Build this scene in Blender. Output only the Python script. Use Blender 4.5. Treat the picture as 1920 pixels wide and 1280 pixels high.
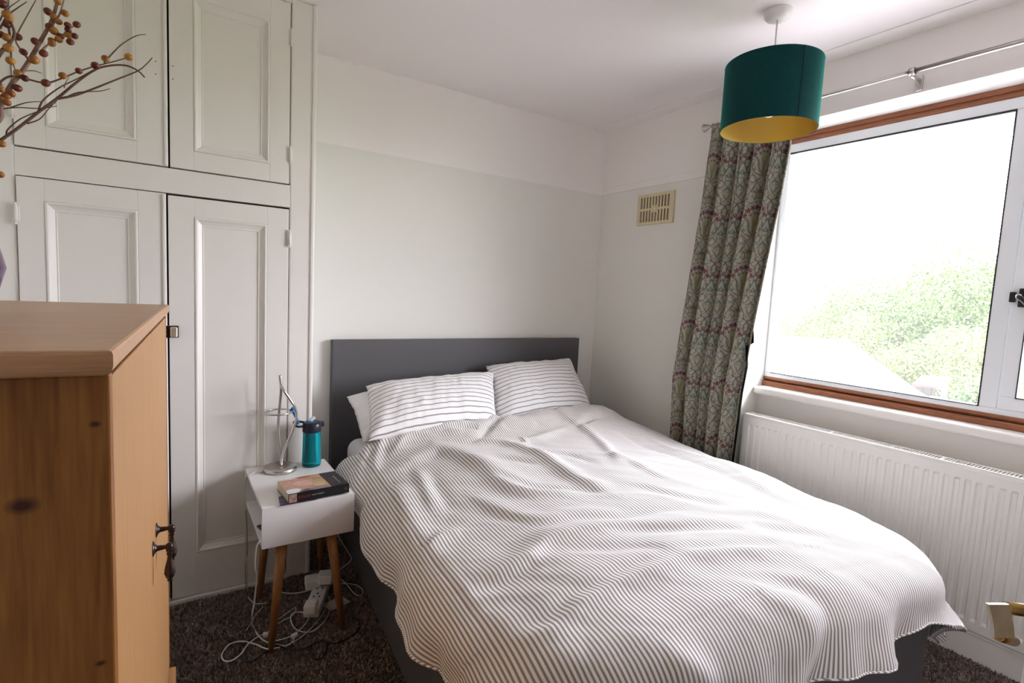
import bpy, bmesh, math, random
import numpy as np
from mathutils import Vector, Matrix, noise as mnoise

random.seed(7); np.random.seed(7)
for o in list(bpy.data.objects): bpy.data.objects.remove(o, do_unlink=True)
SC = bpy.context.scene
COL = SC.collection

# ------------------------------------------------------------ camera, sky, exposure
CAM = np.array([-2.58233689, -2.85384303, 1.31334976])
FW = np.array([0.5485348, 0.83109174, -0.09163025])
RT = np.array([0.83607344, -0.54644438, 0.04878259])
UP = np.array([0.00952803, 0.10336857, 0.99459748])
FPX = 991.75
cd = bpy.data.cameras.new('camera'); cam = bpy.data.objects.new('camera', cd); COL.objects.link(cam)
cd.sensor_width = 36.0; cd.lens = 36.0 * FPX / 1920.0
cd.clip_start = 0.02; cd.clip_end = 400
M = Matrix(((RT[0], UP[0], -FW[0], CAM[0]), (RT[1], UP[1], -FW[1], CAM[1]), (RT[2], UP[2], -FW[2], CAM[2]), (0, 0, 0, 1)))
cam.matrix_world = M
SC.camera = cam

W = bpy.data.worlds.new('overcast'); SC.world = W; W.use_nodes = True
bg = W.node_tree.nodes['Background']
bg.inputs[0].default_value = (0.97, 0.945, 1.07, 1); bg.inputs[1].default_value = 7.0
sl = bpy.data.lights.new('veiled_sun', 'SUN'); sl.energy = 1.5; sl.angle = math.radians(50); sl.color = (1.0, .97, .95)
so_ = bpy.data.objects.new('veiled_sun', sl); COL.objects.link(so_)
so_.rotation_euler = Vector((-.60, .72, -.36)).to_track_quat('-Z', 'Y').to_euler()
SC.view_settings.view_transform = 'Standard'; SC.view_settings.look = 'None'
SC.view_settings.gamma = 1.0; SC.view_settings.use_curve_mapping = False
SC.view_settings.exposure = 1.86
cy = SC.cycles
cy.use_denoising = True; cy.max_bounces = 16; cy.diffuse_bounces = 12; cy.glossy_bounces = 4
cy.transmission_bounces = 8; cy.transparent_max_bounces = 12; cy.sample_clamp_indirect = 40
cy.caustics_reflective = False; cy.caustics_refractive = False
# portal: steers sky samples through the window opening, gives off no light of its own
pl = bpy.data.lights.new('window_portal', 'AREA'); pl.shape = 'RECTANGLE'; pl.size = 1.65; pl.size_y = 1.3
pl.cycles.is_portal = True
po = bpy.data.objects.new('window_portal', pl); COL.objects.link(po)
po.location = (0.235, -2.02, 1.55); po.rotation_euler = (0, math.radians(90), 0)
po.rotation_euler = Matrix(((0, 0, 1), (1, 0, 0), (0, 1, 0))).to_euler()  # -Z axis looks into the room (-X)

def ray(px, py):
    return FW + RT * (px - 960) / FPX - UP * (py - 640) / FPX
def hit(px, py, ax, val):
    r = ray(px, py); t = (val - CAM[ax]) / r[ax]; return CAM + r * t
def onz(px, py, z): return hit(px, py, 2, z)
def ony(px, py, y): return hit(px, py, 1, y)
def onx(px, py, x): return hit(px, py, 0, x)

# ------------------------------------------------------------ helpers
def empty(name, loc, label=None, cat=None, group=None, kind=None):
    o = bpy.data.objects.new(name, None); COL.objects.link(o); o.location = Vector(loc); o.empty_display_size = .05
    return tag(o, label, cat, group, kind)
def tag(o, label=None, cat=None, group=None, kind=None):
    if label: o['label'] = label
    if cat: o['category'] = cat
    if group: o['group'] = group
    if kind: o['kind'] = kind
    return o
def root_loc(p):
    v = Vector((0, 0, 0))
    while p is not None: v += p.location; p = p.parent
    return v
def link(name, me, mat, parent=None, smooth=False):
    o = bpy.data.objects.new(name, me); COL.objects.link(o)
    if mat is not None:
        for m_ in (mat if isinstance(mat, (list, tuple)) else [mat]): me.materials.append(m_)
    if parent is not None:
        me.transform(Matrix.Translation(-root_loc(parent))); o.parent = parent
    if smooth: me.polygons.foreach_set('use_smooth', [True] * len(me.polygons))
    me.update()
    return o
def own(o):
    """put a parentless mesh's origin at its base centre"""
    me = o.data; n = len(me.vertices); a = np.empty(n * 3); me.vertices.foreach_get('co', a); a = a.reshape(-1, 3)
    c = Vector(((a[:, 0].min() + a[:, 0].max()) / 2, (a[:, 1].min() + a[:, 1].max()) / 2, a[:, 2].min()))
    me.transform(Matrix.Translation(-c)); o.location = c; return o
def mk(name, verts, faces, mat, parent=None, smooth=False):
    me = bpy.data.meshes.new(name); me.from_pydata([tuple(v) for v in verts], [], faces)
    return link(name, me, mat, parent, smooth)
def bmo(name, bm, mat, parent=None, smooth=False):
    me = bpy.data.meshes.new(name); bm.normal_update(); bm.to_mesh(me); bm.free()
    return link(name, me, mat, parent, smooth)
def addbox(bm, x0, x1, y0, y1, z0, z1, bev=0, seg=2, mi=0):
    x0, x1 = sorted((x0, x1)); y0, y1 = sorted((y0, y1)); z0, z1 = sorted((z0, z1))
    b2 = bmesh.new()
    bmesh.ops.create_cube(b2, size=1)
    for v in b2.verts: v.co = Vector(((x0 + x1) / 2 + v.co.x * (x1 - x0), (y0 + y1) / 2 + v.co.y * (y1 - y0), (z0 + z1) / 2 + v.co.z * (z1 - z0)))
    if bev > 0: bmesh.ops.bevel(b2, geom=b2.edges[:], offset=bev, segments=seg, profile=.5, affect='EDGES')
    merge(bm, b2, mi)
def merge(bm, b2, mi=0):
    mp = {}
    for v in b2.verts: mp[v] = bm.verts.new(v.co)
    for f in b2.faces:
        nf = bm.faces.new([mp[v] for v in f.verts]); nf.material_index = mi if mi else f.material_index; nf.smooth = f.smooth
    b2.free()
def box(name, x0, x1, y0, y1, z0, z1, mat, parent=None, bev=0, seg=2, rot=0, piv=None):
    bm = bmesh.new(); addbox(bm, x0, x1, y0, y1, z0, z1, bev, seg)
    if rot: bmesh.ops.rotate(bm, verts=bm.verts[:], cent=piv or ((x0 + x1) / 2, (y0 + y1) / 2, 0), matrix=Matrix.Rotation(rot, 3, 'Z'))
    return bmo(name, bm, mat, parent)
def catmull(pts, n=8):
    P = [np.array(p, float) for p in pts]
    if len(P) < 3: return P
    out = []
    for i in range(len(P) - 1):
        p0 = P[max(i - 1, 0)]; p1 = P[i]; p2 = P[i + 1]; p3 = P[min(i + 2, len(P) - 1)]
        for k in range(n):
            t = k / n
            out.append(.5 * ((2 * p1) + (-p0 + p2) * t + (2 * p0 - 5 * p1 + 4 * p2 - p3) * t * t + (-p0 + 3 * p1 - 3 * p2 + p3) * t ** 3))
    out.append(P[-1]); return out
def addtube(bm, pts, r, seg=8, smoothn=8, closed=False, cap=True):
    P = catmull(pts, smoothn) if smoothn > 1 else [np.array(p, float) for p in pts]
    if closed: P = P[:-1]
    N = len(P); rr = r if callable(r) else (lambda t: r)
    rings = []; up = None
    for i in range(N):
        a = P[(i - 1) % N] if (closed or i > 0) else P[i]; b = P[(i + 1) % N] if (closed or i < N - 1) else P[i]
        d = Vector(b - a)
        if d.length < 1e-9: d = Vector((0, 0, 1))
        d.normalize()
        if up is None:
            up = d.orthogonal().normalized()
        up = (up - d * up.dot(d))
        if up.length < 1e-6: up = d.orthogonal()
        up.normalize(); s = d.cross(up)
        R = rr(i / max(1, N - 1)); c = Vector(P[i])
        rings.append([bm.verts.new(c + (up * math.cos(2 * math.pi * k / seg) + s * math.sin(2 * math.pi * k / seg)) * R) for k in range(seg)])
    for i in range(N if closed else N - 1):
        A = rings[i]; B = rings[(i + 1) % N]
        for k in range(seg):
            f = bm.faces.new((A[k], A[(k + 1) % seg], B[(k + 1) % seg], B[k])); f.smooth = True
    if cap and not closed:
        bm.faces.new(rings[0][::-1]); bm.faces.new(rings[-1])
def tube(name, pts, r, mat, parent=None, seg=8, smoothn=8, closed=False):
    bm = bmesh.new(); addtube(bm, pts, r, seg, smoothn, closed); bmesh.ops.recalc_face_normals(bm, faces=bm.faces[:])
    return bmo(name, bm, mat, parent)
def addlathe(bm, prof, c=(0, 0, 0), seg=32, axis=None, smooth=True):
    """prof: list of (r, h); axis: direction vector"""
    ax = Vector(axis).normalized() if axis is not None else Vector((0, 0, 1))
    u = ax.orthogonal().normalized(); w = ax.cross(u); c = Vector(c)
    rings = []
    for r, h in prof:
        if r < 1e-6: rings.append([bm.verts.new(c + ax * h)])
        else: rings.append([bm.verts.new(c + ax * h + (u * math.cos(2 * math.pi * k / seg) + w * math.sin(2 * math.pi * k / seg)) * r) for k in range(seg)])
    for A, B in zip(rings[:-1], rings[1:]):
        for k in range(seg):
            k2 = (k + 1) % seg
            if len(A) == 1 and len(B) == 1: continue
            if len(A) == 1: f = bm.faces.new((A[0], B[k2], B[k]))
            elif len(B) == 1: f = bm.faces.new((A[k], A[k2], B[0]))
            else: f = bm.faces.new((A[k], A[k2], B[k2], B[k]))
            f.smooth = smooth
def lathe(name, prof, c, mat, parent=None, seg=32, axis=None, smooth=True):
    bm = bmesh.new(); addlathe(bm, prof, c, seg, axis, smooth); bmesh.ops.recalc_face_normals(bm, faces=bm.faces[:])
    return bmo(name, bm, mat, parent)
def perforated(name, o, ux, uy, un, xb, yb, solid, depth, mat, parent):
    """plate of cells between break lines xb, yb; solid(i,j) tells which cells are filled; real openings"""
    o, ux, uy, un = map(lambda v: np.array(v, float), (o, ux, uy, un))
    V = []; F = []
    def q(a, b, c, d): n = len(V); V.extend([a, b, c, d]); F.append((n, n + 1, n + 2, n + 3))
    nx, ny = len(xb) - 1, len(yb) - 1
    S = [[bool(solid(i, j)) for j in range(ny)] for i in range(nx)]
    P = lambda x, y, z: o + ux * x + uy * y + un * z
    for i in range(nx):
        for j in range(ny):
            if not S[i][j]: continue
            x0, x1, y0, y1 = xb[i], xb[i + 1], yb[j], yb[j + 1]
            q(P(x0, y0, depth), P(x1, y0, depth), P(x1, y1, depth), P(x0, y1, depth))
            q(P(x0, y0, 0), P(x0, y1, 0), P(x1, y1, 0), P(x1, y0, 0))
            if i == 0 or not S[i - 1][j]: q(P(x0, y0, 0), P(x0, y0, depth), P(x0, y1, depth), P(x0, y1, 0))
            if i == nx - 1 or not S[i + 1][j]: q(P(x1, y0, 0), P(x1, y1, 0), P(x1, y1, depth), P(x1, y0, depth))
            if j == 0 or not S[i][j - 1]: q(P(x0, y0, 0), P(x1, y0, 0), P(x1, y0, depth), P(x0, y0, depth))
            if j == ny - 1 or not S[i][j + 1]: q(P(x0, y1, 0), P(x0, y1, depth), P(x1, y1, depth), P(x1, y1, 0))
    return mk(name, V, F, mat, parent)

# numpy value noise
def vnoise(x, y, seed=0):
    rs = np.random.RandomState(seed); T = rs.rand(256, 256)
    xi = np.floor(x).astype(int); yi = np.floor(y).astype(int); fx = x - xi; fy = y - yi
    fx = fx * fx * fx * (fx * (fx * 6 - 15) + 10); fy = fy * fy * fy * (fy * (fy * 6 - 15) + 10)
    a = T[xi % 256, yi % 256]; b = T[(xi + 1) % 256, yi % 256]; c = T[xi % 256, (yi + 1) % 256]; d = T[(xi + 1) % 256, (yi + 1) % 256]
    return (a * (1 - fx) + b * fx) * (1 - fy) + (c * (1 - fx) + d * fx) * fy
def fbm(x, y, oct=4, seed=0):
    s = 0; a = 1; tot = 0
    for k in range(oct): s = s + a * (vnoise(x * 2 ** k, y * 2 ** k, seed + k) - .5); tot += a; a *= .5
    return s / tot

# ------------------------------------------------------------ materials
def mat(name, col, rough=.6, metal=0, spec=.5, bump=None, noisecol=None, sheen=0, trans=0, ior=1.45, coat=0):
    m = bpy.data.materials.new(name); m.use_nodes = True; nt = m.node_tree; b = nt.nodes['Principled BSDF']
    b.inputs['Base Color'].default_value = (*col, 1); b.inputs['Roughness'].default_value = rough
    b.inputs['Metallic'].default_value = metal; b.inputs['Specular IOR Level'].default_value = spec
    b.inputs['Transmission Weight'].default_value = trans; b.inputs['IOR'].default_value = ior
    b.inputs['Sheen Weight'].default_value = sheen; b.inputs['Coat Weight'].default_value = coat
    tc = nt.nodes.new('ShaderNodeTexCoord')
    if noisecol:  # (scale, colour2, contrast)
        n = nt.nodes.new('ShaderNodeTexNoise'); n.inputs['Scale'].default_value = noisecol[0]; n.inputs['Detail'].default_value = 5
        nt.links.new(tc.outputs['Object'], n.inputs['Vector'])
        r = nt.nodes.new('ShaderNodeValToRGB'); c = noisecol[2]
        r.color_ramp.elements[0].position = .5 - c; r.color_ramp.elements[1].position = .5 + c
        r.color_ramp.elements[0].color = (*col, 1); r.color_ramp.elements[1].color = (*noisecol[1], 1)
        nt.links.new(n.outputs['Fac'], r.inputs['Fac']); nt.links.new(r.outputs['Color'], b.inputs['Base Color'])
    if bump:  # (scale, strength, distance)
        n = nt.nodes.new('ShaderNodeTexNoise'); n.inputs['Scale'].default_value = bump[0]; n.inputs['Detail'].default_value = 4
        nt.links.new(tc.outputs['Object'], n.inputs['Vector'])
        bp = nt.nodes.new('ShaderNodeBump'); bp.inputs['Strength'].default_value = bump[1]; bp.inputs['Distance'].default_value = bump[2]
        nt.links.new(n.outputs['Fac'], bp.inputs['Height']); nt.links.new(bp.outputs['Normal'], b.inputs['Normal'])
    return m
PLASTER = mat('white_emulsion', (.86, .83, .81), .85, bump=(9, .25, .004))
GREIGE = mat('pale_grey_emulsion', (.775, .765, .725), .85, bump=(9, .25, .004))
CEIL = mat('ceiling_white', (.85, .81, .80), .9, bump=(5, .2, .006))
GLOSS = mat('white_gloss_paint', (.80, .775, .745), .32, bump=(14, .12, .002))
TRIMW = mat('trim_white', (.82, .80, .77), .4, bump=(30, .05, .001))
GAP = mat('dark_gap', (.03, .026, .022), .9)
RADW = mat('radiator_enamel', (.80, .79, .76), .35)
ALU = mat('grey_white_aluminium', (.80, .84, .88), .35, bump=(60, .04, .001))
GASKET = mat('black_rubber_gasket', (.02, .02, .025), .5)
BLACK = mat('black_plastic', (.012, .012, .014), .35)
STEEL = mat('brushed_nickel', (.56, .53, .50), .28, metal=1, bump=(80, .05, .001))
CHROME = mat('polished_chrome', (.75, .73, .72), .12, metal=1)
BRASS = mat('aged_brass', (.52, .36, .13), .25, metal=1, noisecol=(30, (.30, .17, .06), .25))
BRASSL = mat('pale_lacquered_brass', (.78, .74, .62), .38, metal=.8, noisecol=(40, (.62, .50, .33), .3))
BRONZE = mat('antique_bronze', (.035, .022, .022), .3, metal=.7, noisecol=(60, (.08, .05, .045), .3))
CREAMP = mat('yellowed_cream_plastic', (.64, .56, .36), .45)
WHITEP = mat('white_plastic', (.74, .73, .71), .35)
GREYFAB = mat('grey_bed_upholstery', (.082, .078, .083), .8, bump=(250, .3, .001), noisecol=(180, (.10, .095, .10), .3))
SHEET = mat('white_cotton', (.80, .80, .82), .85, bump=(60, .25, .003), sheen=.1)
VELVET = mat('emerald_velvet', (.0012, .042, .045), .85, spec=.2, sheen=.55, bump=(300, .3, .001), noisecol=(60, (.001, .030, .034), .35))
VELVET.node_tree.nodes['Principled BSDF'].inputs['Sheen Tint'].default_value = (.05, .65, .52, 1)
VELVET.node_tree.nodes['Principled BSDF'].inputs['Sheen Roughness'].default_value = .35
SEAM = mat('dark_green_seam', (.001, .018, .022), .9)
GOLDL = mat('brushed_gold_lining', (.72, .50, .10), .42, metal=.75, noisecol=(3, (.62, .44, .12), .3))
BULB = mat('pearl_glass_bulb', (.88, .84, .70), .3)
CABLEW = mat('white_cable', (.62, .60, .56), .5)
TWIG = mat('brown_twig_bark', (.12, .06, .04), .7, noisecol=(60, (.20, .12, .09), .3))
TWIGP = mat('pinkish_brown_bark', (.28, .17, .13), .7, noisecol=(60, (.20, .11, .08), .3))
BERRY = mat('orange_brown_berry', (.46, .22, .03), .45, noisecol=(70, (.26, .07, .015), .12))
BERRYD = mat('dark_red_brown_berry', (.20, .05, .015), .45, noisecol=(70, (.09, .012, .012), .12))
VASEM = mat('dark_blue_glaze', (.02, .025, .12), .15, noisecol=(12, (.10, .01, .05), .2))

def wood(name, c1, c2, axis, scale=1.0, knots=None, rough=.42, ring=9.0):
    """pine grain running along `axis` ('X','Y','Z') in object space"""
    m = bpy.data.materials.new(name); m.use_nodes = True; nt = m.node_tree; b = nt.nodes['Principled BSDF']
    b.inputs['Roughness'].default_value = rough; b.inputs['Specular IOR Level'].default_value = .4
    tc = nt.nodes.new('ShaderNodeTexCoord'); mp = nt.nodes.new('ShaderNodeMapping')
    s = {'X': (.06, 1, 1), 'Y': (1, .06, 1), 'Z': (1, 1, .06)}[axis]
    mp.inputs['Scale'].default_value = tuple(v * scale for v in s); nt.links.new(tc.outputs['Object'], mp.inputs['Vector'])
    n1 = nt.nodes.new('ShaderNodeTexNoise'); n1.inputs['Scale'].default_value = ring; n1.inputs['Detail'].default_value = 3; n1.inputs['Distortion'].default_value = .4
    n2 = nt.nodes.new('ShaderNodeTexNoise'); n2.inputs['Scale'].default_value = ring * 14; n2.inputs['Detail'].default_value = 4
    nt.links.new(mp.outputs[0], n1.inputs['Vector']); nt.links.new(mp.outputs[0], n2.inputs['Vector'])
    mu = nt.nodes.new('ShaderNodeMath'); mu.operation = 'MULTIPLY'; mu.inputs[1].default_value = 7.0; nt.links.new(n1.outputs['Fac'], mu.inputs[0])
    fr = nt.nodes.new('ShaderNodeMath'); fr.operation = 'PINGPONG'; fr.inputs[1].default_value = .5; nt.links.new(mu.outputs[0], fr.inputs[0])
    ad = nt.nodes.new('ShaderNodeMath'); ad.operation = 'MULTIPLY_ADD'; ad.inputs[1].default_value = .5; nt.links.new(fr.outputs[0], ad.inputs[0])
    sc2 = nt.nodes.new('ShaderNodeMath'); sc2.operation = 'MULTIPLY'; sc2.inputs[1].default_value = .75; nt.links.new(n2.outputs['Fac'], sc2.inputs[0]); nt.links.new(sc2.outputs[0], ad.inputs[2])
    rp = nt.nodes.new('ShaderNodeValToRGB'); rp.color_ramp.elements[0].position = .25; rp.color_ramp.elements[1].position = .78
    rp.color_ramp.elements[0].color = (*c1, 1); rp.color_ramp.elements[1].color = (*c2, 1); nt.links.new(ad.outputs[0], rp.inputs['Fac'])
    last = rp.outputs['Color']
    for (kc, kr, kstretch) in (knots or []):
        mk_ = nt.nodes.new('ShaderNodeMapping'); mk_.vector_type = 'POINT'
        sub = nt.nodes.new('ShaderNodeVectorMath'); sub.operation = 'SUBTRACT'; sub.inputs[1].default_value = kc; nt.links.new(tc.outputs['Object'], sub.inputs[0])
        scl = nt.nodes.new('ShaderNodeVectorMath'); scl.operation = 'MULTIPLY'; scl.inputs[1].default_value = kstretch; nt.links.new(sub.outputs[0], scl.inputs[0])
        ln = nt.nodes.new('ShaderNodeVectorMath'); ln.operation = 'LENGTH'; nt.links.new(scl.outputs[0], ln.inputs[0])
        mr = nt.nodes.new('ShaderNodeMapRange'); mr.inputs['From Min'].default_value = kr; mr.inputs['From Max'].default_value = kr * .35; mr.clamp = True
        nt.links.new(ln.outputs['Value'], mr.inputs['Value'])
        mx = nt.nodes.new('ShaderNodeMix'); mx.data_type = 'RGBA'; nt.links.new(mr.outputs[0], mx.inputs['Factor']); nt.links.new(last, mx.inputs['A'])
        mx.inputs['B'].default_value = (c1[0] * .28, c1[1] * .22, c1[2] * .25, 1); last = mx.outputs['Result']
    nt.links.new(last, b.inputs['Base Color'])
    bp = nt.nodes.new('ShaderNodeBump'); bp.inputs['Strength'].default_value = .15; bp.inputs['Distance'].default_value = .0008
    nt.links.new(n2.outputs['Fac'], bp.inputs['Height']); nt.links.new(bp.outputs['Normal'], b.inputs['Normal'])
    return m
PINE_SHADED = wood('honey_pine_shaded', (.19, .066, .010), (.36, .155, .035), 'Z', 1.8)  # same pine, darkened in colour for the cabinet's shaded side
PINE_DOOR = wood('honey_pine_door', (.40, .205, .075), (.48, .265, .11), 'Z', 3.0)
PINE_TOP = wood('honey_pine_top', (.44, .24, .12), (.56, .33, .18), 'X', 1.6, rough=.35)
OAKLEG = wood('oak_leg', (.24, .10, .03), (.36, .17, .055), 'Z', 3.0)
HARDWOOD = wood('stained_hardwood', (.20, .065, .03), (.42, .17, .085), 'Y', 5.0, rough=.5)

def attr_mat(name, rough=.9, sheen=.1, bump=None):
    m = mat(name, (.5, .5, .5), rough, sheen=sheen, bump=bump); nt = m.node_tree
    a = nt.nodes.new('ShaderNodeVertexColor'); a.layer_name = 'Col'
    nt.links.new(a.outputs['Color'], nt.nodes['Principled BSDF'].inputs['Base Color']); return m
def set_colors(me, cols):
    at = me.color_attributes.new('Col', 'FLOAT_COLOR', 'POINT')
    c = np.ones((len(me.vertices), 4), np.float32); c[:, :3] = cols
    at.data.foreach_set('color', c.ravel())
def stripe_mat(name, base, line, period, frac, coord=0, rough=.9):
    m = mat(name, base, rough, sheen=.12); nt = m.node_tree; b = nt.nodes['Principled BSDF']
    uv = nt.nodes.new('ShaderNodeUVMap'); uv.uv_map = 'UVMap'
    sx = nt.nodes.new('ShaderNodeSeparateXYZ'); nt.links.new(uv.outputs[0], sx.inputs[0])
    mu = nt.nodes.new('ShaderNodeMath'); mu.operation = 'DIVIDE'; mu.inputs[1].default_value = period; nt.links.new(sx.outputs[coord], mu.inputs[0])
    fr = nt.nodes.new('ShaderNodeMath'); fr.operation = 'FRACT'; nt.links.new(mu.outputs[0], fr.inputs[0])
    pp = nt.nodes.new('ShaderNodeMath'); pp.operation = 'SUBTRACT'; pp.inputs[1].default_value = .5; nt.links.new(fr.outputs[0], pp.inputs[0])
    ab = nt.nodes.new('ShaderNodeMath'); ab.operation = 'ABSOLUTE'; nt.links.new(pp.outputs[0], ab.inputs[0])
    mr = nt.nodes.new('ShaderNodeMapRange'); mr.interpolation_type = 'SMOOTHSTEP'; mr.clamp = True
    mr.inputs['From Min'].default_value = frac / 2 + .07; mr.inputs['From Max'].default_value = frac / 2 - .07
    nt.links.new(ab.outputs[0], mr.inputs['Value'])
    mx = nt.nodes.new('ShaderNodeMix'); mx.data_type = 'RGBA'; mx.inputs['A'].default_value = (*base, 1); mx.inputs['B'].default_value = (*line, 1)
    nt.links.new(mr.outputs[0], mx.inputs['Factor']); nt.links.new(mx.outputs['Result'], b.inputs['Base Color'])
    tc = nt.nodes.new('ShaderNodeTexCoord'); n = nt.nodes.new('ShaderNodeTexNoise'); n.inputs['Scale'].default_value = 55; n.inputs['Detail'].default_value = 3
    nt.links.new(tc.outputs['Object'], n.inputs['Vector'])
    bp = nt.nodes.new('ShaderNodeBump'); bp.inputs['Strength'].default_value = .25; bp.inputs['Distance'].default_value = .003
    nt.links.new(n.outputs['Fac'], bp.inputs['Height']); nt.links.new(bp.outputs['Normal'], b.inputs['Normal'])
    return m
DUVETM = stripe_mat('ticking_stripe', (.88, .865, .875), (.29, .26, .245), .0118, .46)
PILLOWM = stripe_mat('thin_stripe', (.83, .82, .83), (.22, .205, .20), .0295, .17, coord=1)

# ------------------------------------------------------------ room shell
H = 2.45; XL = -3.22; YB = -3.36; ZP = 2.024
NY0, NY1, NX, NZ = -1.2, -2.86, .15, 2.206     # window recess: start, end, depth, head height
TH = .30
bm = bmesh.new()
addbox(bm, XL - .15, .30, .0, .15, 0, ZP); 
for f in bm.faces: f.material_index = 1
addbox(bm, XL - .15, .30, .0, .15, ZP, H)
o = bmo('wall_back', bm, [PLASTER, GREIGE]); tag(o, kind='structure')
bm = bmesh.new()
addbox(bm, 0, TH, 0, NY0, 0, ZP)
for f in bm.faces: f.material_index = 1
addbox(bm, 0, TH, 0, NY0, ZP, H)
addbox(bm, 0, TH, NY0, NY1, NZ, H)
addbox(bm, 0, TH, NY1, YB - .15, 0, H)
addbox(bm, NX, TH, NY0, NY1, 0, .855)
o = bmo('wall_right', bm, [PLASTER, GREIGE]); tag(o, kind='structure')
o = box('wall_left', XL - .15, XL, YB - .15, 0, 0, H, GREIGE); tag(o, kind='structure')
o = box('wall_front', XL, 0, YB - .15, YB, 0, H, mat('unseen_wall_fill_tone', (.56, .50, .47), .8)); tag(o, kind='structure')  # unseen behind the camera; plain tone chosen to control the fill light
o = box('ceiling', XL - .15, TH, YB - .15, .15, H, H + .12, CEIL); tag(o, kind='structure')
CARPETB = mat('carpet_backing', (.16, .12, .10), .95, noisecol=(90, (.07, .05, .042), .2), bump=(140, 1, .01))
o = box('floor', XL - .15, TH, YB - .15, .15, -.12, 0, CARPETB); tag(o, kind='structure')
# picture rail on the window wall, plaster strip where ceiling meets window wall, skirting
bm = bmesh.new(); addbox(bm, -.009, .002, 0, -1.19, ZP + .0, ZP + .045, .003); o = bmo('trim_1', bm, PLASTER); tag(o, kind='structure')
bm = bmesh.new(); addbox(bm, -.115, .0, 0, YB, H - .004, H + .002, .0015); o = bmo('trim_2', bm, CEIL); tag(o, kind='structure')
bm = bmesh.new(); addbox(bm, -.022, .15, -.0, YB, 0, .105, .004); o = bmo('baseboard_right', bm, TRIMW); tag(o, kind='structure')
bm = bmesh.new(); addbox(bm, -2.04, -.03, -.018, 0, 0, .105, .004); o = bmo('baseboard_back', bm, TRIMW); tag(o, kind='structure')
# rough bits of old paper in the ceiling corner
bm = bmesh.new()
for k in range(46):
    x = random.uniform(-2.0, -.15); s = random.uniform(.006, .018)
    addbox(bm, x, x + s * 2, -random.uniform(.0015, .004), 0.001, H - random.uniform(.004, .009), H, .001, 1)
o = bmo('trim_3', bm, PLASTER); tag(o, kind='structure')

# carpet pile: short tufts
def carpet():
    regs = [(-2.63, -1.80, -1.75, -.46, 64000), (-.60, -.02, -2.75, -1.95, 22000), (-2.05, -1.8, -.5, -.05, 4000)]
    V = []; 
    for x0, x1, y0, y1, n in regs:
        p = np.random.rand(n, 2); px = x0 + (x1 - x0) * p[:, 0]; py = y0 + (y1 - y0) * p[:, 1]
        a = np.random.rand(n) * 6.283; lean = np.random.randn(n, 2) * .004; h = .006 + .006 * np.random.rand(n); w = .0026
        c, s = np.cos(a) * w, np.sin(a) * w
        t = np.stack([np.stack([px - c, py - s, px * 0], 1), np.stack([px + c, py + s, px * 0], 1),
                      np.stack([px + lean[:, 0] + c * .7, py + lean[:, 1] + s * .7, h], 1), np.stack([px + lean[:, 0] - c * .7, py + lean[:, 1] - s * .7, h], 1)], 1)
        V.append(t.reshape(-1, 3))
    V = np.concatenate(V); n = len(V) // 4
    me = bpy.data.meshes.new('carpet_pile'); me.vertices.add(n * 4); me.vertices.foreach_set('co', V.ravel())
    me.loops.add(n * 4); me.loops.foreach_set('vertex_index', np.arange(n * 4)); me.polygons.add(n)
    me.polygons.foreach_set('loop_start', np.arange(n) * 4); me.update(calc_edges=True); me.validate()
    base = np.array([.30, .225, .195]); r = np.random.rand(n, 1); col = base * (.35 + 1.15 * r ** 1.5)
    patch = 1 + .5 * fbm(V[::4, 0] * 25, V[::4, 1] * 25, 3, 5)[:, None]; col = col * patch
    set_colors(me, np.repeat(col, 4, 0))
    o = link('carpet_pile', me, attr_mat('carpet_tufts', .95, .2)); tag(o, 'mottled brown grey carpet with a short tufted pile', 'carpet', kind='stuff')
carpet()

# ------------------------------------------------------------ window
win = empty('window_1', (.2, -2.03, .86), kind='structure')
WX0 = .175
ym0, ym1 = -2.127, -2.185
# stained timber surround, stepped, above and below
bm = bmesh.new(); addbox(bm, WX0, .26, NY0, NY1, 2.186, 2.206, .003); bmo('timber_head', bm, HARDWOOD, win)
bm = bmesh.new(); addbox(bm, WX0 + .012, .26, NY0, NY1, 2.163, 2.187, .003); bmo('timber_head', bm, HARDWOOD, win)
bm = bmesh.new(); addbox(bm, WX0, .27, NY0, NY1, .872, .901, .006, 3); bmo('timber_sill_step', bm, HARDWOOD, win)
bm = bmesh.new(); addbox(bm, WX0 + .010, .27, NY0, NY1, .909, .925, .005, 3); addbox(bm, WX0 + .034, .27, NY0, NY1, .900, .912); bmo('timber_sill_step', bm, HARDWOOD, win)
bm = bmesh.new(); addbox(bm, WX0, .26, NY1, NY1 + .04, .924, 2.163, .003); bmo('timber_jamb', bm, HARDWOOD, win)
# aluminium frame
def frame_rect(name, y0, y1, z0, z1, w, x0, x1, parent, m=ALU, bev=.003):
    bm = bmesh.new()
    addbox(bm, x0, x1, y0, y1, z0, z0 + w, bev); addbox(bm, x0, x1, y0, y1, z1 - w, z1, bev)
    addbox(bm, x0, x1, y0, y0 - w, z0 + w * .98, z1 - w * .98, bev); addbox(bm, x0, x1, y1 + w, y1, z0 + w * .98, z1 - w * .98, bev)
    return bmo(name, bm, m, parent)
bm = bmesh.new()
addbox(bm, .19, .24, NY0, NY1 + .04, 2.116, 2.163, .003)      # head
addbox(bm, .19, .24, NY0, NY1 + .04, .924, .948, .003)        # bottom rail
addbox(bm, .19, .24, NY0, NY0 - .035, .948, 2.116, .003)      # left stile
addbox(bm, .19, .24, ym0, ym1 + .003, .948, 2.116, .003)      # mullion
bmo('metal_frame', bm, ALU, win)
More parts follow.
